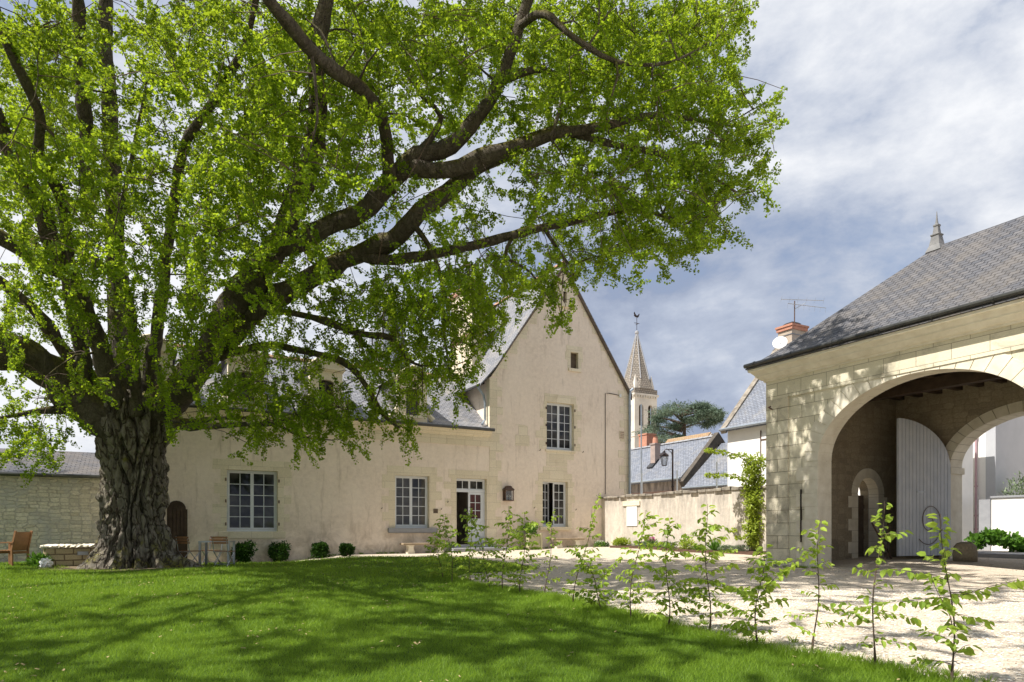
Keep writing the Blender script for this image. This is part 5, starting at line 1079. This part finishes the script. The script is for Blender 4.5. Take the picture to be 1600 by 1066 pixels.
# ------------------------------------------------------------------ row of young hornbeams
SAP = [  # base px, base y, top px, top y, bushiness, side shoots (height fraction, dx metres)
 (690, 905, 680, 830, 1.3), (708, 912, 693, 803, 1.5), (735, 914, 735, 792, 1.0), (766, 921, 730, 795, 1.2), (786, 924, 797, 790, 1.5), (814, 929, 822, 800, 1.2), (853, 932, 867, 797, .9), (897, 946, 938, 771, .9), (942, 957, 905, 860, 1.3), (984, 970, 1011, 797, 1.12), (1043, 984, 1041, 812, 1.25), (1107, 990, 1100, 788, 1.25), (1180, 1011, 1190, 850, 1.2), (1273, 1018, 1286, 812, .8), (1362, 1046, 1372, 784, .8), (1492, 1072, 1476, 803, 1.0)]
SL_ = ['short bushy young hornbeam at the far end of the sapling row before the bench', 'dense young hornbeam whip standing in front of the left door jamb', 'slender young hornbeam in front of the dark doorway', 'young hornbeam leaning left in front of the white door', 'bushy young hornbeam below the wall lantern', 'young hornbeam in front of the planter box', 'upright young hornbeam in front of the gable ground floor window', 'tall young hornbeam leaning right with its tip near the start of the court wall', 'low branching young hornbeam in front of the gable corner', 'slender young hornbeam in front of the white wall hatch', 'young hornbeam in front of the magenta flowers', 'tall straight young hornbeam in front of the middle of the court wall', 'young hornbeam in front of the gatehouse corner with a long shoot to the upper right', 'narrow young hornbeam in front of the arch jamb', 'young hornbeam whip in front of the side door inside the arch', 'nearest young hornbeam with wide low shoots in front of the open gate leaf']
random.seed(21); rng = np.random.default_rng(21)
EXTRA = {12: [(.45, .55, .62, 1)], 15: [(.62, -.55, .12, 1), (.52, -.75, -.05, 1), (.50, .7, .22, 1), (.30, -.3, .5, 0)], 14: [(.36, -.35, .08, 1), (.34, .42, -.02, 1), (.8, .2, .05, 1)], 8: [(.35, .38, .55, 0)], 11: [(.42, .55, -.12, 1), (.35, -.4, .0, 1)]}
for i, (bx_, by_, tx_, ty_, bu) in enumerate(SAP):
    X, Y, z = gp(bx_, by_); H = (by_-ty_)*Y/F; lean = (tx_-bx_)*Y/F
    t_ = thing('hornbeam_sapling', SL_[i], 'sapling', (X, Y, z), 0, 'young hornbeams planted along the lawn edge')
    st = MB(); ph = random.uniform(0, 6); dy_ = random.uniform(-.15, .15)
    stem = [Vector((lean*k**1.4+.028*math.sin(ph+k*7), dy_*k+.02*math.cos(ph+k*6), H*k)) for k in np.linspace(0, 1, 15)]
    st.tube([tuple(p) for p in stem], [.0085*(1-.75*k)*(1+.5*(k < .1)) for k in np.linspace(0, 1, 15)], 6)
    shoots = []
    nsh = int(14*bu) if bu < 1.05 else int(18*bu)
    for k in range(nsh):
        h = .12+.84*k/nsh; sg = 1 if k % 2 else -1; L_ = random.uniform(.06, .36)*(1.15-.7*h)*(1 if bu < 1.15 else 1.35)
        an_ = random.uniform(-.9, .9)+(math.pi if sg < 0 else 0); shoots.append((h, math.cos(an_)*L_, L_*random.uniform(-.15, .6), math.sin(an_)*L_))
    for e_ in EXTRA.get(i, []): shoots.append((e_[0], e_[1], e_[2], random.uniform(-.2, .1)))
    LPs, LD = [], []
    def leafalong(pts, dens):
        tot = sum((pts[j+1]-pts[j]).length for j in range(len(pts)-1)); m_ = max(2, int(tot/dens))
        for k in range(m_):
            q_ = (k+.6)/m_*(len(pts)-1); j = min(int(q_), len(pts)-2); p = pts[j].lerp(pts[j+1], q_-j); d = (pts[j+1]-pts[j]).normalized()
            sd = Vector((-d.y, d.x, 0)); sd = sd.normalized() if sd.length > .1 else Vector((random.uniform(-1, 1), random.uniform(-1, 1), 0)).normalized(); sd = sd*(1 if k % 2 else -1)
            LPs.append(p+sd*.006); LD.append(d*.5+sd*random.uniform(.5, 1)+Vector((random.uniform(-.3, .3), random.uniform(-.3, .3), random.uniform(-1.1, .15))))
    for h, dx_, dz_, dy2 in shoots:
        q_ = h*14; j = min(int(q_), 13); p0 = stem[j].lerp(stem[j+1], q_-j); pts = [p0+Vector((dx_*k+.01*math.sin(k*8+ph), dy2*k, dz_*(k**.8)-.05*abs(dx_)*k*k)) for k in np.linspace(0, 1, 6)]
        st.tube([tuple(p) for p in pts], [.0042-.003*k for k in np.linspace(0, 1, 6)], 4); leafalong(pts, .018 if bu > 1 else .025)
    leafalong(stem[9:], .018); leafalong(stem[3:9], .055)
    st.build('stem', M['bark_thin'], t_)
    n = len(LPs); Pn = np.array([p[:] for p in LPs]); Dn = unit(np.array([d[:] for d in LD])); ln_ = (.050+.042*rng.random(n))*(1 if bu < 1 else 1.08); wd_ = ln_*.60
    up = unit(np.array([0, 0, 1.])+rng.normal(size=(n, 3))*.6); W_ = unit(np.cross(Dn, up)); Nn = np.cross(W_, Dn); Pn = Pn+Dn*.012
    # two folded halves with a pointed tip: six points, two quads
    def pt(a, wf, nf): return Pn+Dn*(ln_*a)[:, None]+W_*(wd_*wf)[:, None]+Nn*(ln_*nf)[:, None]
    mid = [pt(0, 0, 0), pt(1, 0, -.12)]
    q1 = np.stack([pt(0, 0, 0), pt(.28, .5, .10), pt(.7, .38, .03), pt(1, 0, -.14)], 1); q2 = np.stack([pt(0, 0, 0), pt(1, 0, -.14), pt(.7, -.38, .03), pt(.28, -.5, .10)], 1)
    V = np.stack([q1, q2], 1).reshape(-1, 3); raw('leaves', V, None, M['leaf_sap'], t_, np.repeat(rng.random(n), 2))
# ------------------------------------------------------------------ the great ginkgo
random.seed(4); rng = np.random.default_rng(4)
TB = P(210, HZ, 19.0); tz0 = float(gz(TB.x, TB.y)); TO = Vector((TB.x, TB.y, 0))
tree = thing('ginkgo_tree', 'huge old ginkgo with gnarled grey trunk, mossy limbs and bright green leaves', 'tree', (TB.x, TB.y, 0))
def bark(name, moss):
    m, t, b, o = newmat(name); v = obj_vec(t)
    mp = nd(t, 'ShaderNodeMapping'); mp.inputs['Scale'].default_value = (1, 1, .38); t.links.new(v, mp.inputs[0])
    n1 = ntex(t, mp.outputs[0], 4.5, 9, .68, 1.2); n2 = ntex(t, v, 26, 6, .7)
    r = nd(t, 'ShaderNodeValToRGB'); el = r.color_ramp.elements; el[0].position = .32; el[0].color = (.05, .042, .034, 1); el[1].position = .72; el[1].color = (.38, .34, .28, 1); q = el.new(.5); q.color = (.20, .175, .14, 1)
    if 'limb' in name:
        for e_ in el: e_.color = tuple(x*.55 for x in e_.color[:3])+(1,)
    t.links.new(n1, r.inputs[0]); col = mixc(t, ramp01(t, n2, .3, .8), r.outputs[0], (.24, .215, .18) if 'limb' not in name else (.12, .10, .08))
    n3 = ntex(t, v, 1.1, 6, .7); ge = nd(t, 'ShaderNodeNewGeometry'); sp = nd(t, 'ShaderNodeSeparateXYZ'); t.links.new(ge.outputs['Normal'], sp.inputs[0])
    ml = nd(t, 'ShaderNodeMath', operation='MULTIPLY'); t.links.new(ramp01(t, n3, .50-.13*moss, .62-.12*moss), ml.inputs[0]); t.links.new(ramp01(t, sp.outputs[2], .05-.3*moss, .6), ml.inputs[1])
    mossc, _ = noisecol(t, v, [(.35, (.07, .075, .010)), (.7, (.24, .21, .03))], 9)
    m2 = nd(t, 'ShaderNodeMath', operation='MULTIPLY'); m2.inputs[1].default_value = .9; t.links.new(ml.outputs[0], m2.inputs[0])
    col = mixc(t, m2.outputs[0], col, mossc)
    t.links.new(col, b.inputs['Base Color']); b.inputs['Roughness'].default_value = .92; b.inputs['Specular IOR Level'].default_value = .1
    vc = nd(t, 'ShaderNodeTexVoronoi'); vc.feature = 'DISTANCE_TO_EDGE'; vc.inputs['Scale'].default_value = 5
    nz_ = nd(t, 'ShaderNodeVectorMath', operation='ADD'); t.links.new(mp.outputs[0], nz_.inputs[0]); sc_ = nd(t, 'ShaderNodeVectorMath', operation='SCALE'); sc_.inputs['Scale'].default_value = .35; nq = nd(t, 'ShaderNodeTexNoise'); nq.inputs['Scale'].default_value = 5; t.links.new(mp.outputs[0], nq.inputs[0]); t.links.new(nq.outputs['Color'], sc_.inputs[0]); t.links.new(sc_.outputs[0], nz_.inputs[1]); t.links.new(nz_.outputs[0], vc.inputs['Vector'])
    vc.inputs['Scale'].default_value = 5 if moss < .5 and 'limb' not in name else 11; ck_ = ramp01(t, vc.outputs['Distance'], -.0 if 'limb' not in name and moss < .5 else -.14, .10); col = mixc(t, ck_, (.07, .055, .042), col); t.links.new(col, b.inputs['Base Color'])
    p = bump(t, b, n1, 1.0, .09); p = bump(t, b, ck_, .8, .04, p); bump(t, b, n2, .7, .025, p); return m
M['bark'] = bark('ginkgo_bark', 0.2); M['mossbark'] = bark('mossy_limb_bark', 1.0); M['limbbark'] = bark('limb_bark', .45)
# trunk: displaced rings following the profile of the photograph
PS = .775
prof = [(-.35, 1.75), (.0, 1.42), (.25, 1.15), (.55, 1.03), (1.0, .98), (1.6, .96), (2.2, .93), (2.8, .93), (3.3, .98), (3.7, 1.06), (4.1, 1.18), (4.4, 1.20), (4.65, 1.05), (4.85, .62), (4.9, .05)]
pz = [p[0] for p in prof]; prr = [p[1] for p in prof]
nr, nc = 150, 190; zs_ = np.linspace(-.35, 4.9, nr); V = []
burl = [(random.uniform(0, 6.28), random.uniform(.1, 4.4), random.uniform(.12, .34)) for _ in range(46)]+[(4.0+.35*k, random.uniform(3.5, 4.3), random.uniform(.22, .36)) for k in range(9)]+[(4.6, 3.6, .36), (5.2, 3.4, .3), (5.0, 2.9, .25), (3.9, 3.5, .3)]
for i, z in enumerate(zs_):
    r0 = float(np.interp(z, pz, prr))*PS
    for k in range(nc):
        a = 2*math.pi*k/nc; ca, sa_ = math.cos(a), math.sin(a)
        low = max(0, 1-(z+.1)/1.1)
        root = low**1.6*(.34*max(0, math.cos(3*a+.6))**2+.30*max(0, math.cos(5*a+1.1))**3)*(1.0 if sa_ < .3 else .45)
        if ca > .5: root += low*.62*max(0, ca)*max(0, 1-abs(sa_+.15)*2)
        pn = Vector((ca*2.0, sa_*2.0, z*.55)); rid = noise.noise(Vector((ca*4.2+noise.noise(pn)*.9, sa_*4.2, z*.62)))
        ridge = -.30*math.exp(-(rid/.10)**2)+.09
        lump = noise.noise(Vector((ca*2.3, sa_*2.3, z*1.3+5)))*.10+noise.noise(Vector((ca*7, sa_*7, z*2.0)))*.10-abs(noise.noise(Vector((ca*9+3, sa_*9, z*1.5))))*.10+noise.noise(Vector((ca*16, sa_*16, z*6)))*.035
        bb = 0
        for ba, bz, br in burl:
            da = ((a-ba+math.pi) % (2*math.pi)-math.pi)*r0; dd = (da*da+(z-bz)**2)/(br*br)
            if dd < 1: bb = max(bb, .42*br*math.sqrt(1-dd))
        r = r0+root+ridge+lump+bb
        r += noise.noise(Vector((ca*11, sa_*11, z*4.5)))*.075-abs(noise.noise(Vector((ca*5, sa_*5, z*3.2+7))))*.09+noise.noise(Vector((ca*26, sa_*26, z*13)))*.02
        V.append((ca*r+.06*(z > 3)*(z-3), sa_*r*.92, z+tz0))
tk = MB(); tk.v = V; tk.f = [(i*nc+k, i*nc+(k+1) % nc, (i+1)*nc+(k+1) % nc, (i+1)*nc+k) for i in range(nr-1) for k in range(nc)]+[tuple((nr-1)*nc+k for k in range(nc))]
tk.build('trunk', M['bark'], tree, smooth=True, recalc=False)
for p in range(0): pass
# limbs: (pixel x, pixel y, distance, radius) at real depths
LIMB = {
 'A': [(235, 660, 19, .55), (262, 630, 18.7, .52), (300, 590, 18.3, .48), (345, 520, 17.5, .45), (382, 450, 16.6, .42), (430, 388, 15.6, .36), (468, 300, 14.6, .28), (490, 210, 13.6, .23), (500, 80, 12.6, .18), (520, -60, 12, .14), (560, -260, 11.2, .09), (600, -480, 10.5, .04)],
 'B': [(345, 540, 17.9, .36), (395, 492, 17.1, .35), (470, 440, 16.2, .31), (560, 396, 15.3, .27), (620, 362, 14.5, .24), (680, 310, 13.8, .22), (740, 262, 13.3, .2), (800, 228, 12.8, .17), (880, 208, 12.2, .12), (960, 225, 11.8, .08), (1060, 250, 11.4, .05), (1150, 300, 11.2, .025)],
 'C': [(430, 388, 15.6, .3), (490, 365, 15.1, .27), (545, 343, 14.7, .26), (600, 295, 14, .25), (650, 243, 13.4, .22), (720, 212, 12.9, .2), (765, 165, 12.4, .17), (788, 110, 12.0, .14), (812, 40, 11.6, .12), (850, -80, 11, .09), (900, -260, 10.5, .04)],
 'D': [(610, 290, 13.9, .14), (635, 266, 13.5, .19), (700, 262, 13, .2), (770, 240, 12.5, .19), (860, 214, 12, .15), (930, 200, 11.6, .11), (970, 190, 11.3, .09), (1040, 180, 11, .06), (1130, 195, 10.7, .03)],
 'E': [(560, 396, 15.3, .2), (600, 404, 14.9, .16), (680, 394, 14.5, .14), (760, 380, 14, .13), (850, 356, 13.4, .11), (930, 338, 12.8, .08), (1000, 330, 12.3, .05), (1080, 350, 12, .025)],
 'F': [(200, 650, 19, .5), (190, 560, 19, .42), (182, 450, 19, .38), (176, 300, 18.6, .33), (168, 150, 18, .3), (164, 0, 17.5, .26), (160, -180, 17, .2), (150, -400, 16.5, .1)],
 'G': [(215, 650, 18.2, .26), (212, 600, 17.8, .19), (207, 540, 17.3, .16), (200, 470, 16.6, .15), (186, 400, 16, .13), (190, 330, 15.3, .1), (210, 230, 14.6, .07), (230, 120, 14, .03)],
 'H': [(165, 650, 18.8, .4), (135, 580, 17.9, .3), (112, 470, 16.6, .22), (96, 320, 14.6, .19), (66, 250, 13.6, .17), (58, 170, 12.8, .14), (12, 70, 12, .12), (-30, -60, 11.5, .08), (-90, -200, 11, .04)],
 'I': [(225, 640, 19.2, .36), (245, 520, 18.4, .27), (262, 400, 17.4, .2), (285, 240, 16.2, .17), (342, 145, 15.2, .14), (385, 60, 14.6, .12), (410, -40, 14, .09), (450, -200, 13.4, .04)],
 'L': [(215, 690, 19.0, .52), (165, 655, 18.6, .50), (120, 612, 18.0, .46), (60, 570, 17.2, .42), (0, 540, 16.4, .40), (-90, 480, 15.4, .34), (-220, 400, 14.4, .26), (-380, 300, 13.4, .17), (-560, 200, 12.6, .07)],
 'M': [(195, 645, 19.2, .36), (140, 590, 18.8, .32), (95, 545, 18.2, .25), (60, 490, 17.4, .2), (0, 440, 16.7, .17), (-60, 395, 16, .1), (-150, 330, 15, .05)],
 'J': [(268, 668, 18.6, .12), (312, 668, 17.6, .09), (370, 664, 16.7, .08), (432, 660, 16.1, .07), (480, 645, 15.8, .05), (540, 655, 15.6, .03)],
 'J2': [(430, 660, 16.1, .05), (452, 672, 15.9, .045), (478, 684, 15.7, .03), (520, 688, 15.5, .015)],
 'J3': [(255, 650, 18.9, .13), (290, 660, 18.2, .10), (330, 655, 17.7, .07), (390, 652, 17.2, .05)],
 'K': [(345, 560, 18.0, .14), (400, 540, 17.3, .12), (470, 546, 16.6, .11), (535, 566, 16, .1), (572, 605, 15.6, .08), (600, 650, 15.2, .06), (625, 668, 15, .03)],
 'K2': [(400, 490, 17.1, .12), (445, 487, 16.4, .11), (500, 497, 15.9, .1), (560, 520, 15.2, .09), (612, 530, 14.8, .08), (632, 560, 14.6, .05), (660, 572, 14.4, .03)],
 'N': [(610, 300, 13.9, .14), (600, 200, 12.6, .15), (560, 140, 11.4, .14), (478, 70, 10, .12), (425, 10, 9.2, .11), (380, -70, 8.6, .08), (300, -200, 8, .03)],
 'O': [(812, 40, 11.6, .09), (850, 20, 10.6, .07), (900, 60, 10.1, .06), (962, 96, 9.7, .045), (1040, 100, 9.4, .03), (1120, 60, 9.2, .015)],
 'Q': [(650, 243, 13.4, .1), (690, 180, 13.0, .07), (660, 150, 12.8, .05), (640, 110, 12.5, .03)],
 'R': [(640, 345, 14.2, .08), (668, 380, 13.9, .06), (688, 440, 13.6, .05), (695, 520, 13.4, .035), (702, 580, 13.3, .015)],
 'S': [(850, 356, 13.4, .06), (868, 385, 13.2, .045), (890, 415, 13, .03), (900, 440, 12.9, .012)],
 'T': [(800, 375, 13.7, .05), (790, 400, 13.5, .045), (830, 425, 13.2, .03), (860, 470, 13, .012)],
 'U': [(780, 130, 12.1, .1), (835, 110, 11.7, .07), (880, 130, 11.4, .05), (860, 215, 11.2, .03)],
 'X': [(150, 650, 18.8, .2), (118, 640, 18.0, .14), (70, 640, 17.4, .10), (20, 650, 16.8, .06), (-40, 660, 16.2, .03)],
}
# limbs that leave the frame towards and above the viewpoint (world metres)
WL = [[(-10.2, 17.6, 4.8, .4), (-10.0, 15.5, 7, .32), (-9.5, 12.5, 9, .25), (-8.4, 9, 10.6, .18), (-6.5, 5.8, 11.6, .12), (-4, 3.2, 12.2, .05)],
      [(-9.5, 12.5, 9, .2), (-10.5, 8.5, 10.5, .14), (-11, 4, 11.4, .08), (-10.5, 0, 12, .04)],
      [(-10.0, 15.5, 7, .26), (-13, 12, 8.6, .18), (-15.5, 8.5, 10, .1), (-17, 5, 10.6, .05)],
      [(-10.5, 17, 9, .25), (-9.5, 15, 13, .18), (-8, 13, 16, .1), (-6.5, 11.5, 18, .04)],
      [(-8.4, 9, 10.6, .14), (-4.5, 8.5, 12, .09), (-1, 8.2, 12.6, .05)]]
for k_ in LIMB:
    LIMB[k_] = [(a, b_, c+max(0, min(4.2, (a-420)/600*3.6)), r_*(1.0 if k_ == 'L' else .70 if k_ in 'BCDE' else .76 if k_ not in 'FGHMI' else .58)*(1+max(0, min(.3, (a-420)/600*.25)))) for a, b_, c, r_ in LIMB[k_]]
nodes = []; nrad = []
def addlimb(mb, pts, rads, sides=14, wob=.5):
    out_p, out_r = [], []
    for i in range(len(pts)-1):
        p0 = pts[max(i-1, 0)]; p1 = pts[i]; p2 = pts[i+1]; p3 = pts[min(i+2, len(pts)-1)]; k = max(2, int((p2-p1).length/.22))
        for j in range(k):
            t_ = j/k; q_ = .5*((2*p1)+(p2-p0)*t_+(2*p0-5*p1+4*p2-p3)*t_*t_+(3*p1-p0-3*p2+p3)*t_**3); r_ = rads[i]+(rads[i+1]-rads[i])*t_
            q_ = q_+Vector((noise.noise(q_*.9), noise.noise(q_*.9+Vector((9, 0, 0))), noise.noise(q_*.9+Vector((0, 9, 0)))))*min(.25, r_*1.1+.03)*wob
            out_p.append(q_); out_r.append(r_)
    out_p.append(pts[-1]); out_r.append(rads[-1])
    for p, r_ in zip(out_p, out_r): nodes.append(p.copy()); nrad.append(r_)
    b0 = len(mb.v); mb.tube([p-TO for p in out_p], out_r, sides)
    for i in range(b0, len(mb.v)):
        ring = (i-b0)//sides; rr2 = out_r[min(ring, len(out_r)-1)]
        if rr2 > .05:
            v = Vector(mb.v[i]); c_ = out_p[ring]-TO; d = (v-c_); dd = d.normalized()
            h = noise.noise(v*2.2)*.30+abs(noise.noise(v*5.5))*.28+(.25 if noise.noise(v*1.3+Vector((4, 4, 4))) > .38 else 0)
            mb.v[i] = tuple(v+dd*rr2*h)
for k, pl in LIMB.items():
    mb = MB(); big = pl[0][3] > .11
    addlimb(mb, [P(a, b_, c) for a, b_, c, r_ in pl], [p[3] for p in pl], 18 if big else 8)
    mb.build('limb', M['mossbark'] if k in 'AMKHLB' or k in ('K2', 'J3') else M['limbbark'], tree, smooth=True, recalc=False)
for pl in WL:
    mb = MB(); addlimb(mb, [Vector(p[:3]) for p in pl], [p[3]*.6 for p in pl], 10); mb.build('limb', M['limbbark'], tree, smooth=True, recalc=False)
# foliage density as read off the photograph, one digit per 50 px
DEN = ["777567767788888888888876", "788566667888878888888861", "788665668888656778888872", "788744678888646666888777 51".replace(' 51', '51')[:24], "788754788886555566776665", "888766788875454366777774", "888765788874466363788882", "788766777865666566778840",
       "677766666766777766543100", "676666655777777654100000", "65567765467677741200 000".replace(' ', '0')[:24], "434566655456665200000000", "333467776556653200000000", "653013466666520000000000", "431000000121000000000000"]
DEN[11] = "434566555556665200000000"; DEN[12] = "333467766666553200000000"; DEN[10] = "655667755567676412000000"; DEN[6] = "888765788874466367888862"; DEN[3] = "788744678888646667888775"
DEN = [r.ljust(34, '0') for r in DEN]
OUT = [(1190, -5), (1172, 55), (1128, 62), (1160, 105), (1190, 135), (1217, 182), (1203, 250), (1184, 330), (1150, 382), (1108, 412), (1062, 398), (1042, 425), (1000, 432), (985, 462), (940, 440), (950, 490), (925, 460), (905, 440), (880, 470), (905, 490), (866, 545), (838, 500), (800, 482), (785, 560), (762, 575), (748, 620), (712, 632), (690, 590), (665, 640), (640, 655), (642, 705), (600, 668), (585, 660), (562, 715), (520, 690), (500, 708), (470, 735), (440, 690), (420, 700), (402, 722), (370, 690), (310, 690), (255, 690), (240, 640), (215, 560), (150, 690), (130, 690), (110, 705), (75, 765), (50, 740), (0, 735), (-400, 700), (-400, -5)]
OUTa = np.array(OUT, float)
def dens(px, py):
    px = np.asarray(px); py = np.asarray(py); d = np.full(px.shape, -1.0)
    inf = (px >= 0) & (px < 1600) & (py >= 0) & (py < 1066)
    c = np.clip((px/50).astype(int), 0, 31); r_ = np.clip((py/50).astype(int), 0, 14); tab = np.array([[int(x) for x in r[:32]] for r in DEN])
    dv = tab[r_, c]*inside(px, py, OUTa)*(py < 750); d[inf] = dv[inf]; return d
sp = []
# in the picture: cell by cell
for r_ in range(15):
    for c in range(24):
        dg = int(DEN[r_][c])
        if not dg: continue
        k = dg/8; cnt = 18.5*k**1.8
        for _ in range(int(cnt)+(random.random() < cnt % 1)):
            px_ = (c+random.random())*50; py_ = (r_+random.random())*50
            if not inside(np.array([px_]), np.array([py_+12]), OUTa)[0]: continue
            x = px_
            near = np.interp(x, [0, 300, 600, 900, 1200], [10.5, 10.5, 11, 12.5, 13]); far = np.interp(x, [0, 300, 600, 900, 1200], [19, 18.5, 18, 18.5, 17.5])
            if py_ > 450: near = max(near, np.interp(py_, [450, 700], [13, 15.0]))
            if py_ > 450 and x < 700: far = min(far, np.interp(x, [0, 350, 700], [19, 18, 17.5]))
            near = min(near, far-.6)
            Yc = random.uniform(near, far); 
            if random.random() < Yc**2/far**2*.9+.25: sp.append(P(px_, py_, Yc))
LN = [(p, r_) for p, r_ in zip(nodes, nrad) if r_ > .06 and p.y > 3]
lp_ = np.array([(800+p.x/p.y*F, HZ-(p.z-EYE)/p.y*F, p.y, r_*F/p.y) for p, r_ in LN])
keep = []
for p in sp:  # old wood is bare: few sprays stand right in front of the thick limbs
    x_, y_ = 800+p.x/p.y*F, HZ-(p.z-EYE)/p.y*F
    hit = (np.hypot(lp_[:, 0]-x_, lp_[:, 1]-y_) < lp_[:, 3]+20) & (lp_[:, 2] > p.y-.2)
    if hit.any() and random.random() < (.55 if p.x/p.y*F+800 < 480 else .82): continue
    keep.append(p)
sp = keep
n_in = len(sp)
# out of the frame: crown volume above, to the left and towards the viewer
def outside_ok(p):
    if p.y < .4: return True
    px_ = 800+p.x/p.y*F; py_ = HZ-(p.z-EYE)/p.y*F
    return not (-10 < px_ < 1610 and -25 < py_ < 1066)
vols = [((-7, 13, 14.5), (9, 6, 4.5), 640), ((-7.5, 5.5, 11), (7.5, 6, 3.2), 760), ((0.5, 10.2, 13.0), (5.6, 3.6, 2.0), 240), ((-17, 14, 10), (5, 7, 5.5), 260), ((-12, 16, 18), (5, 4, 3), 90), ((-1, 3.5, 11), (3.2, 3.0, 1.5), 70)]
for c_, r_, cnt in vols:
    k = 0
    while k < cnt:
        d = Vector([random.gauss(0, 1) for _ in range(3)]).normalized()*random.random()**(1/2.2); p = Vector((c_[0]+d.x*r_[0], c_[1]+d.y*r_[1], c_[2]+d.z*r_[2])); k += 1
        if outside_ok(p) and not (p.y > 18.5) and noise.noise(p*.24) > -.06: sp.append(p)
print('sprays', n_in, len(sp))
# grow boughs: hubs first, each joined to the nearest wood, then a twig for every spray
NA = np.array([p[:] for p in nodes]); NR = np.array(nrad)
S = np.array([p[:] for p in sp]); hubs = S[::5]
dmin = np.array([np.min(np.linalg.norm(NA-h, axis=1)) for h in hubs]); order = np.argsort(dmin)
bmb = MB(); cur = NA.copy(); curR = NR.copy()
def join(mb, target, r_end, sides, r_max, sag=.1):
    global cur, curR
    dv = cur-target; d = np.linalg.norm(dv, axis=1); j = int(np.argmin(d+np.where(curR < .02, .25, 0))); a = Vector(cur[j]); t_ = Vector(target); L_ = (t_-a).length
    if L_ < .05: return a, t_, 0
    k = max(2, int(L_/.28)); r0 = min(curR[j]*.7, r_max, .012+L_*.014); pts, rd = [], []
    perp = Vector([random.gauss(0, 1) for _ in range(3)])*L_*.07
    for i in range(k+1):
        s = i/k; q_ = a.lerp(t_, s)+perp*math.sin(s*math.pi)+Vector((0, 0, sag*L_*math.sin(s*math.pi)))
        q_ += Vector((noise.noise(q_*2.1), noise.noise(q_*2.1+Vector((5, 0, 0))), noise.noise(q_*2.1+Vector((0, 5, 0)))))*.09*math.sin(s*math.pi)
        pts.append(q_); rd.append(r0+(r_end-r0)*s)
    mb.tube([p-TO for p in pts], rd, sides, cap=False)
    return pts, rd, k
for i in order:
    res_ = join(bmb, hubs[i], .010, 6, .06)
    if res_[2]:
        cur = np.vstack([cur, np.array([p[:] for p in res_[0][1:]])]); curR = np.concatenate([curR, np.array(res_[1][1:])])
bmb.build('boughs', M['limbbark'], tree, smooth=True, recalc=False)['kind'] = 'stuff'
tmb = MB(); LPp, LDd, LR = [], [], []
base_cur, base_R = cur, curR
for idx in range(len(S)):
    p = Vector(S[idx]); inframe = idx < n_in
    # spray axis
    a = random.random()*6.283; low = 1 if (p.z < 6.5) else .45
    ax = Vector((math.cos(a), math.sin(a), random.gauss(-.35*low-.1, .4))).normalized(); L_ = random.uniform(.55, 1.15)
    if low == 1 and random.random() < .45: ax = Vector((math.cos(a)*.4+.15, math.sin(a)*.4, -1)).normalized(); L_ = random.uniform(.5, .9)
    start = p-ax*L_*.45
    dv = base_cur-np.array(start[:]); j = int(np.argmin((dv*dv).sum(1))); q0 = Vector(base_cur[j])
    m1 = q0.lerp(start, .5)+Vector((random.gauss(0, .05), random.gauss(0, .05), .06))
    pts = [q0, m1, start]; kk = 5; dr = Vector((0, 0, -1))
    sp_pts = [start+ax*(L_*i/kk)+dr*(.22*L_*(i/kk)**2)+Vector((random.gauss(0, .02), random.gauss(0, .02), random.gauss(0, .02))) for i in range(1, kk+1)]
    pts += sp_pts; tmb.tube([v-TO for v in pts], [.009, .008, .007]+[.006-.0042*i/kk for i in range(1, kk+1)], 3, cap=False)
    chain = [start]+sp_pts
    subs = [chain]
    for _ in range(3):
        i0 = random.randint(0, kk-1); sd = (ax+Vector([random.gauss(0, .8) for _ in range(3)])+Vector((0, 0, -.25*low))).normalized(); l2 = random.uniform(.2, .5)
        c2 = [chain[i0], chain[i0]+sd*l2*.5, chain[i0]+sd*l2+Vector((0, 0, -.05))]; subs.append(c2); tmb.tube([v-TO for v in c2], [.004, .003, .0015], 3, cap=False)
    for ch_ in subs:
        seg = len(ch_)-1; tot = sum((ch_[i+1]-ch_[i]).length for i in range(seg)); nt_ = max(3, int(tot/.055))
        for k in range(nt_):
            f = (k+random.random())/nt_*seg; i0 = min(int(f), seg-1); LPp.append(ch_[i0].lerp(ch_[i0+1], f-i0)); LR.append(idx)
tmb.build('twigs', M['bark_thin'], tree, smooth=True, recalc=False)['kind'] = 'stuff'
C_ = np.array([p[:] for p in LPp]); per = 6; n = len(C_)*per; C_ = np.repeat(C_, per, 0)
D_ = unit(rng.normal(size=(n, 3))+np.array([0, 0, -.15])); base = C_+D_*.030*(.5+rng.random((n, 1)))
Nn = unit(rng.normal(size=(n, 3))+np.array([0, 0, .9])); sz = .030+.030*rng.random(n)
# ginkgo fan: narrow foot, broad scalloped end
W_ = unit(np.cross(D_, Nn)); Nn = np.cross(W_, D_); s1 = sz[:, None]
V = np.empty((n, 4, 3)); V[:, 0] = base; V[:, 1] = base+D_*s1*.72+W_*s1*.66+Nn*s1*.12; V[:, 2] = base+D_*s1*1.0; V[:, 3] = base+D_*s1*.72-W_*s1*.66+Nn*s1*.12
V -= np.array([TB.x, TB.y, 0])
M['ginkgo'] = leafmat('ginkgo_leaves', (.035, .085, .006), (.19, .31, .017), (.50, .65, .03), .47, .5)
sr = rng.random(len(S)); rd = np.clip(.62*np.repeat(sr[np.array(LR)], per)+.42*rng.random(n), 0, 1)**1.35
raw('crown', V.reshape(-1, 3), None, M['ginkgo'], tree, rd)
print('leaves', n)
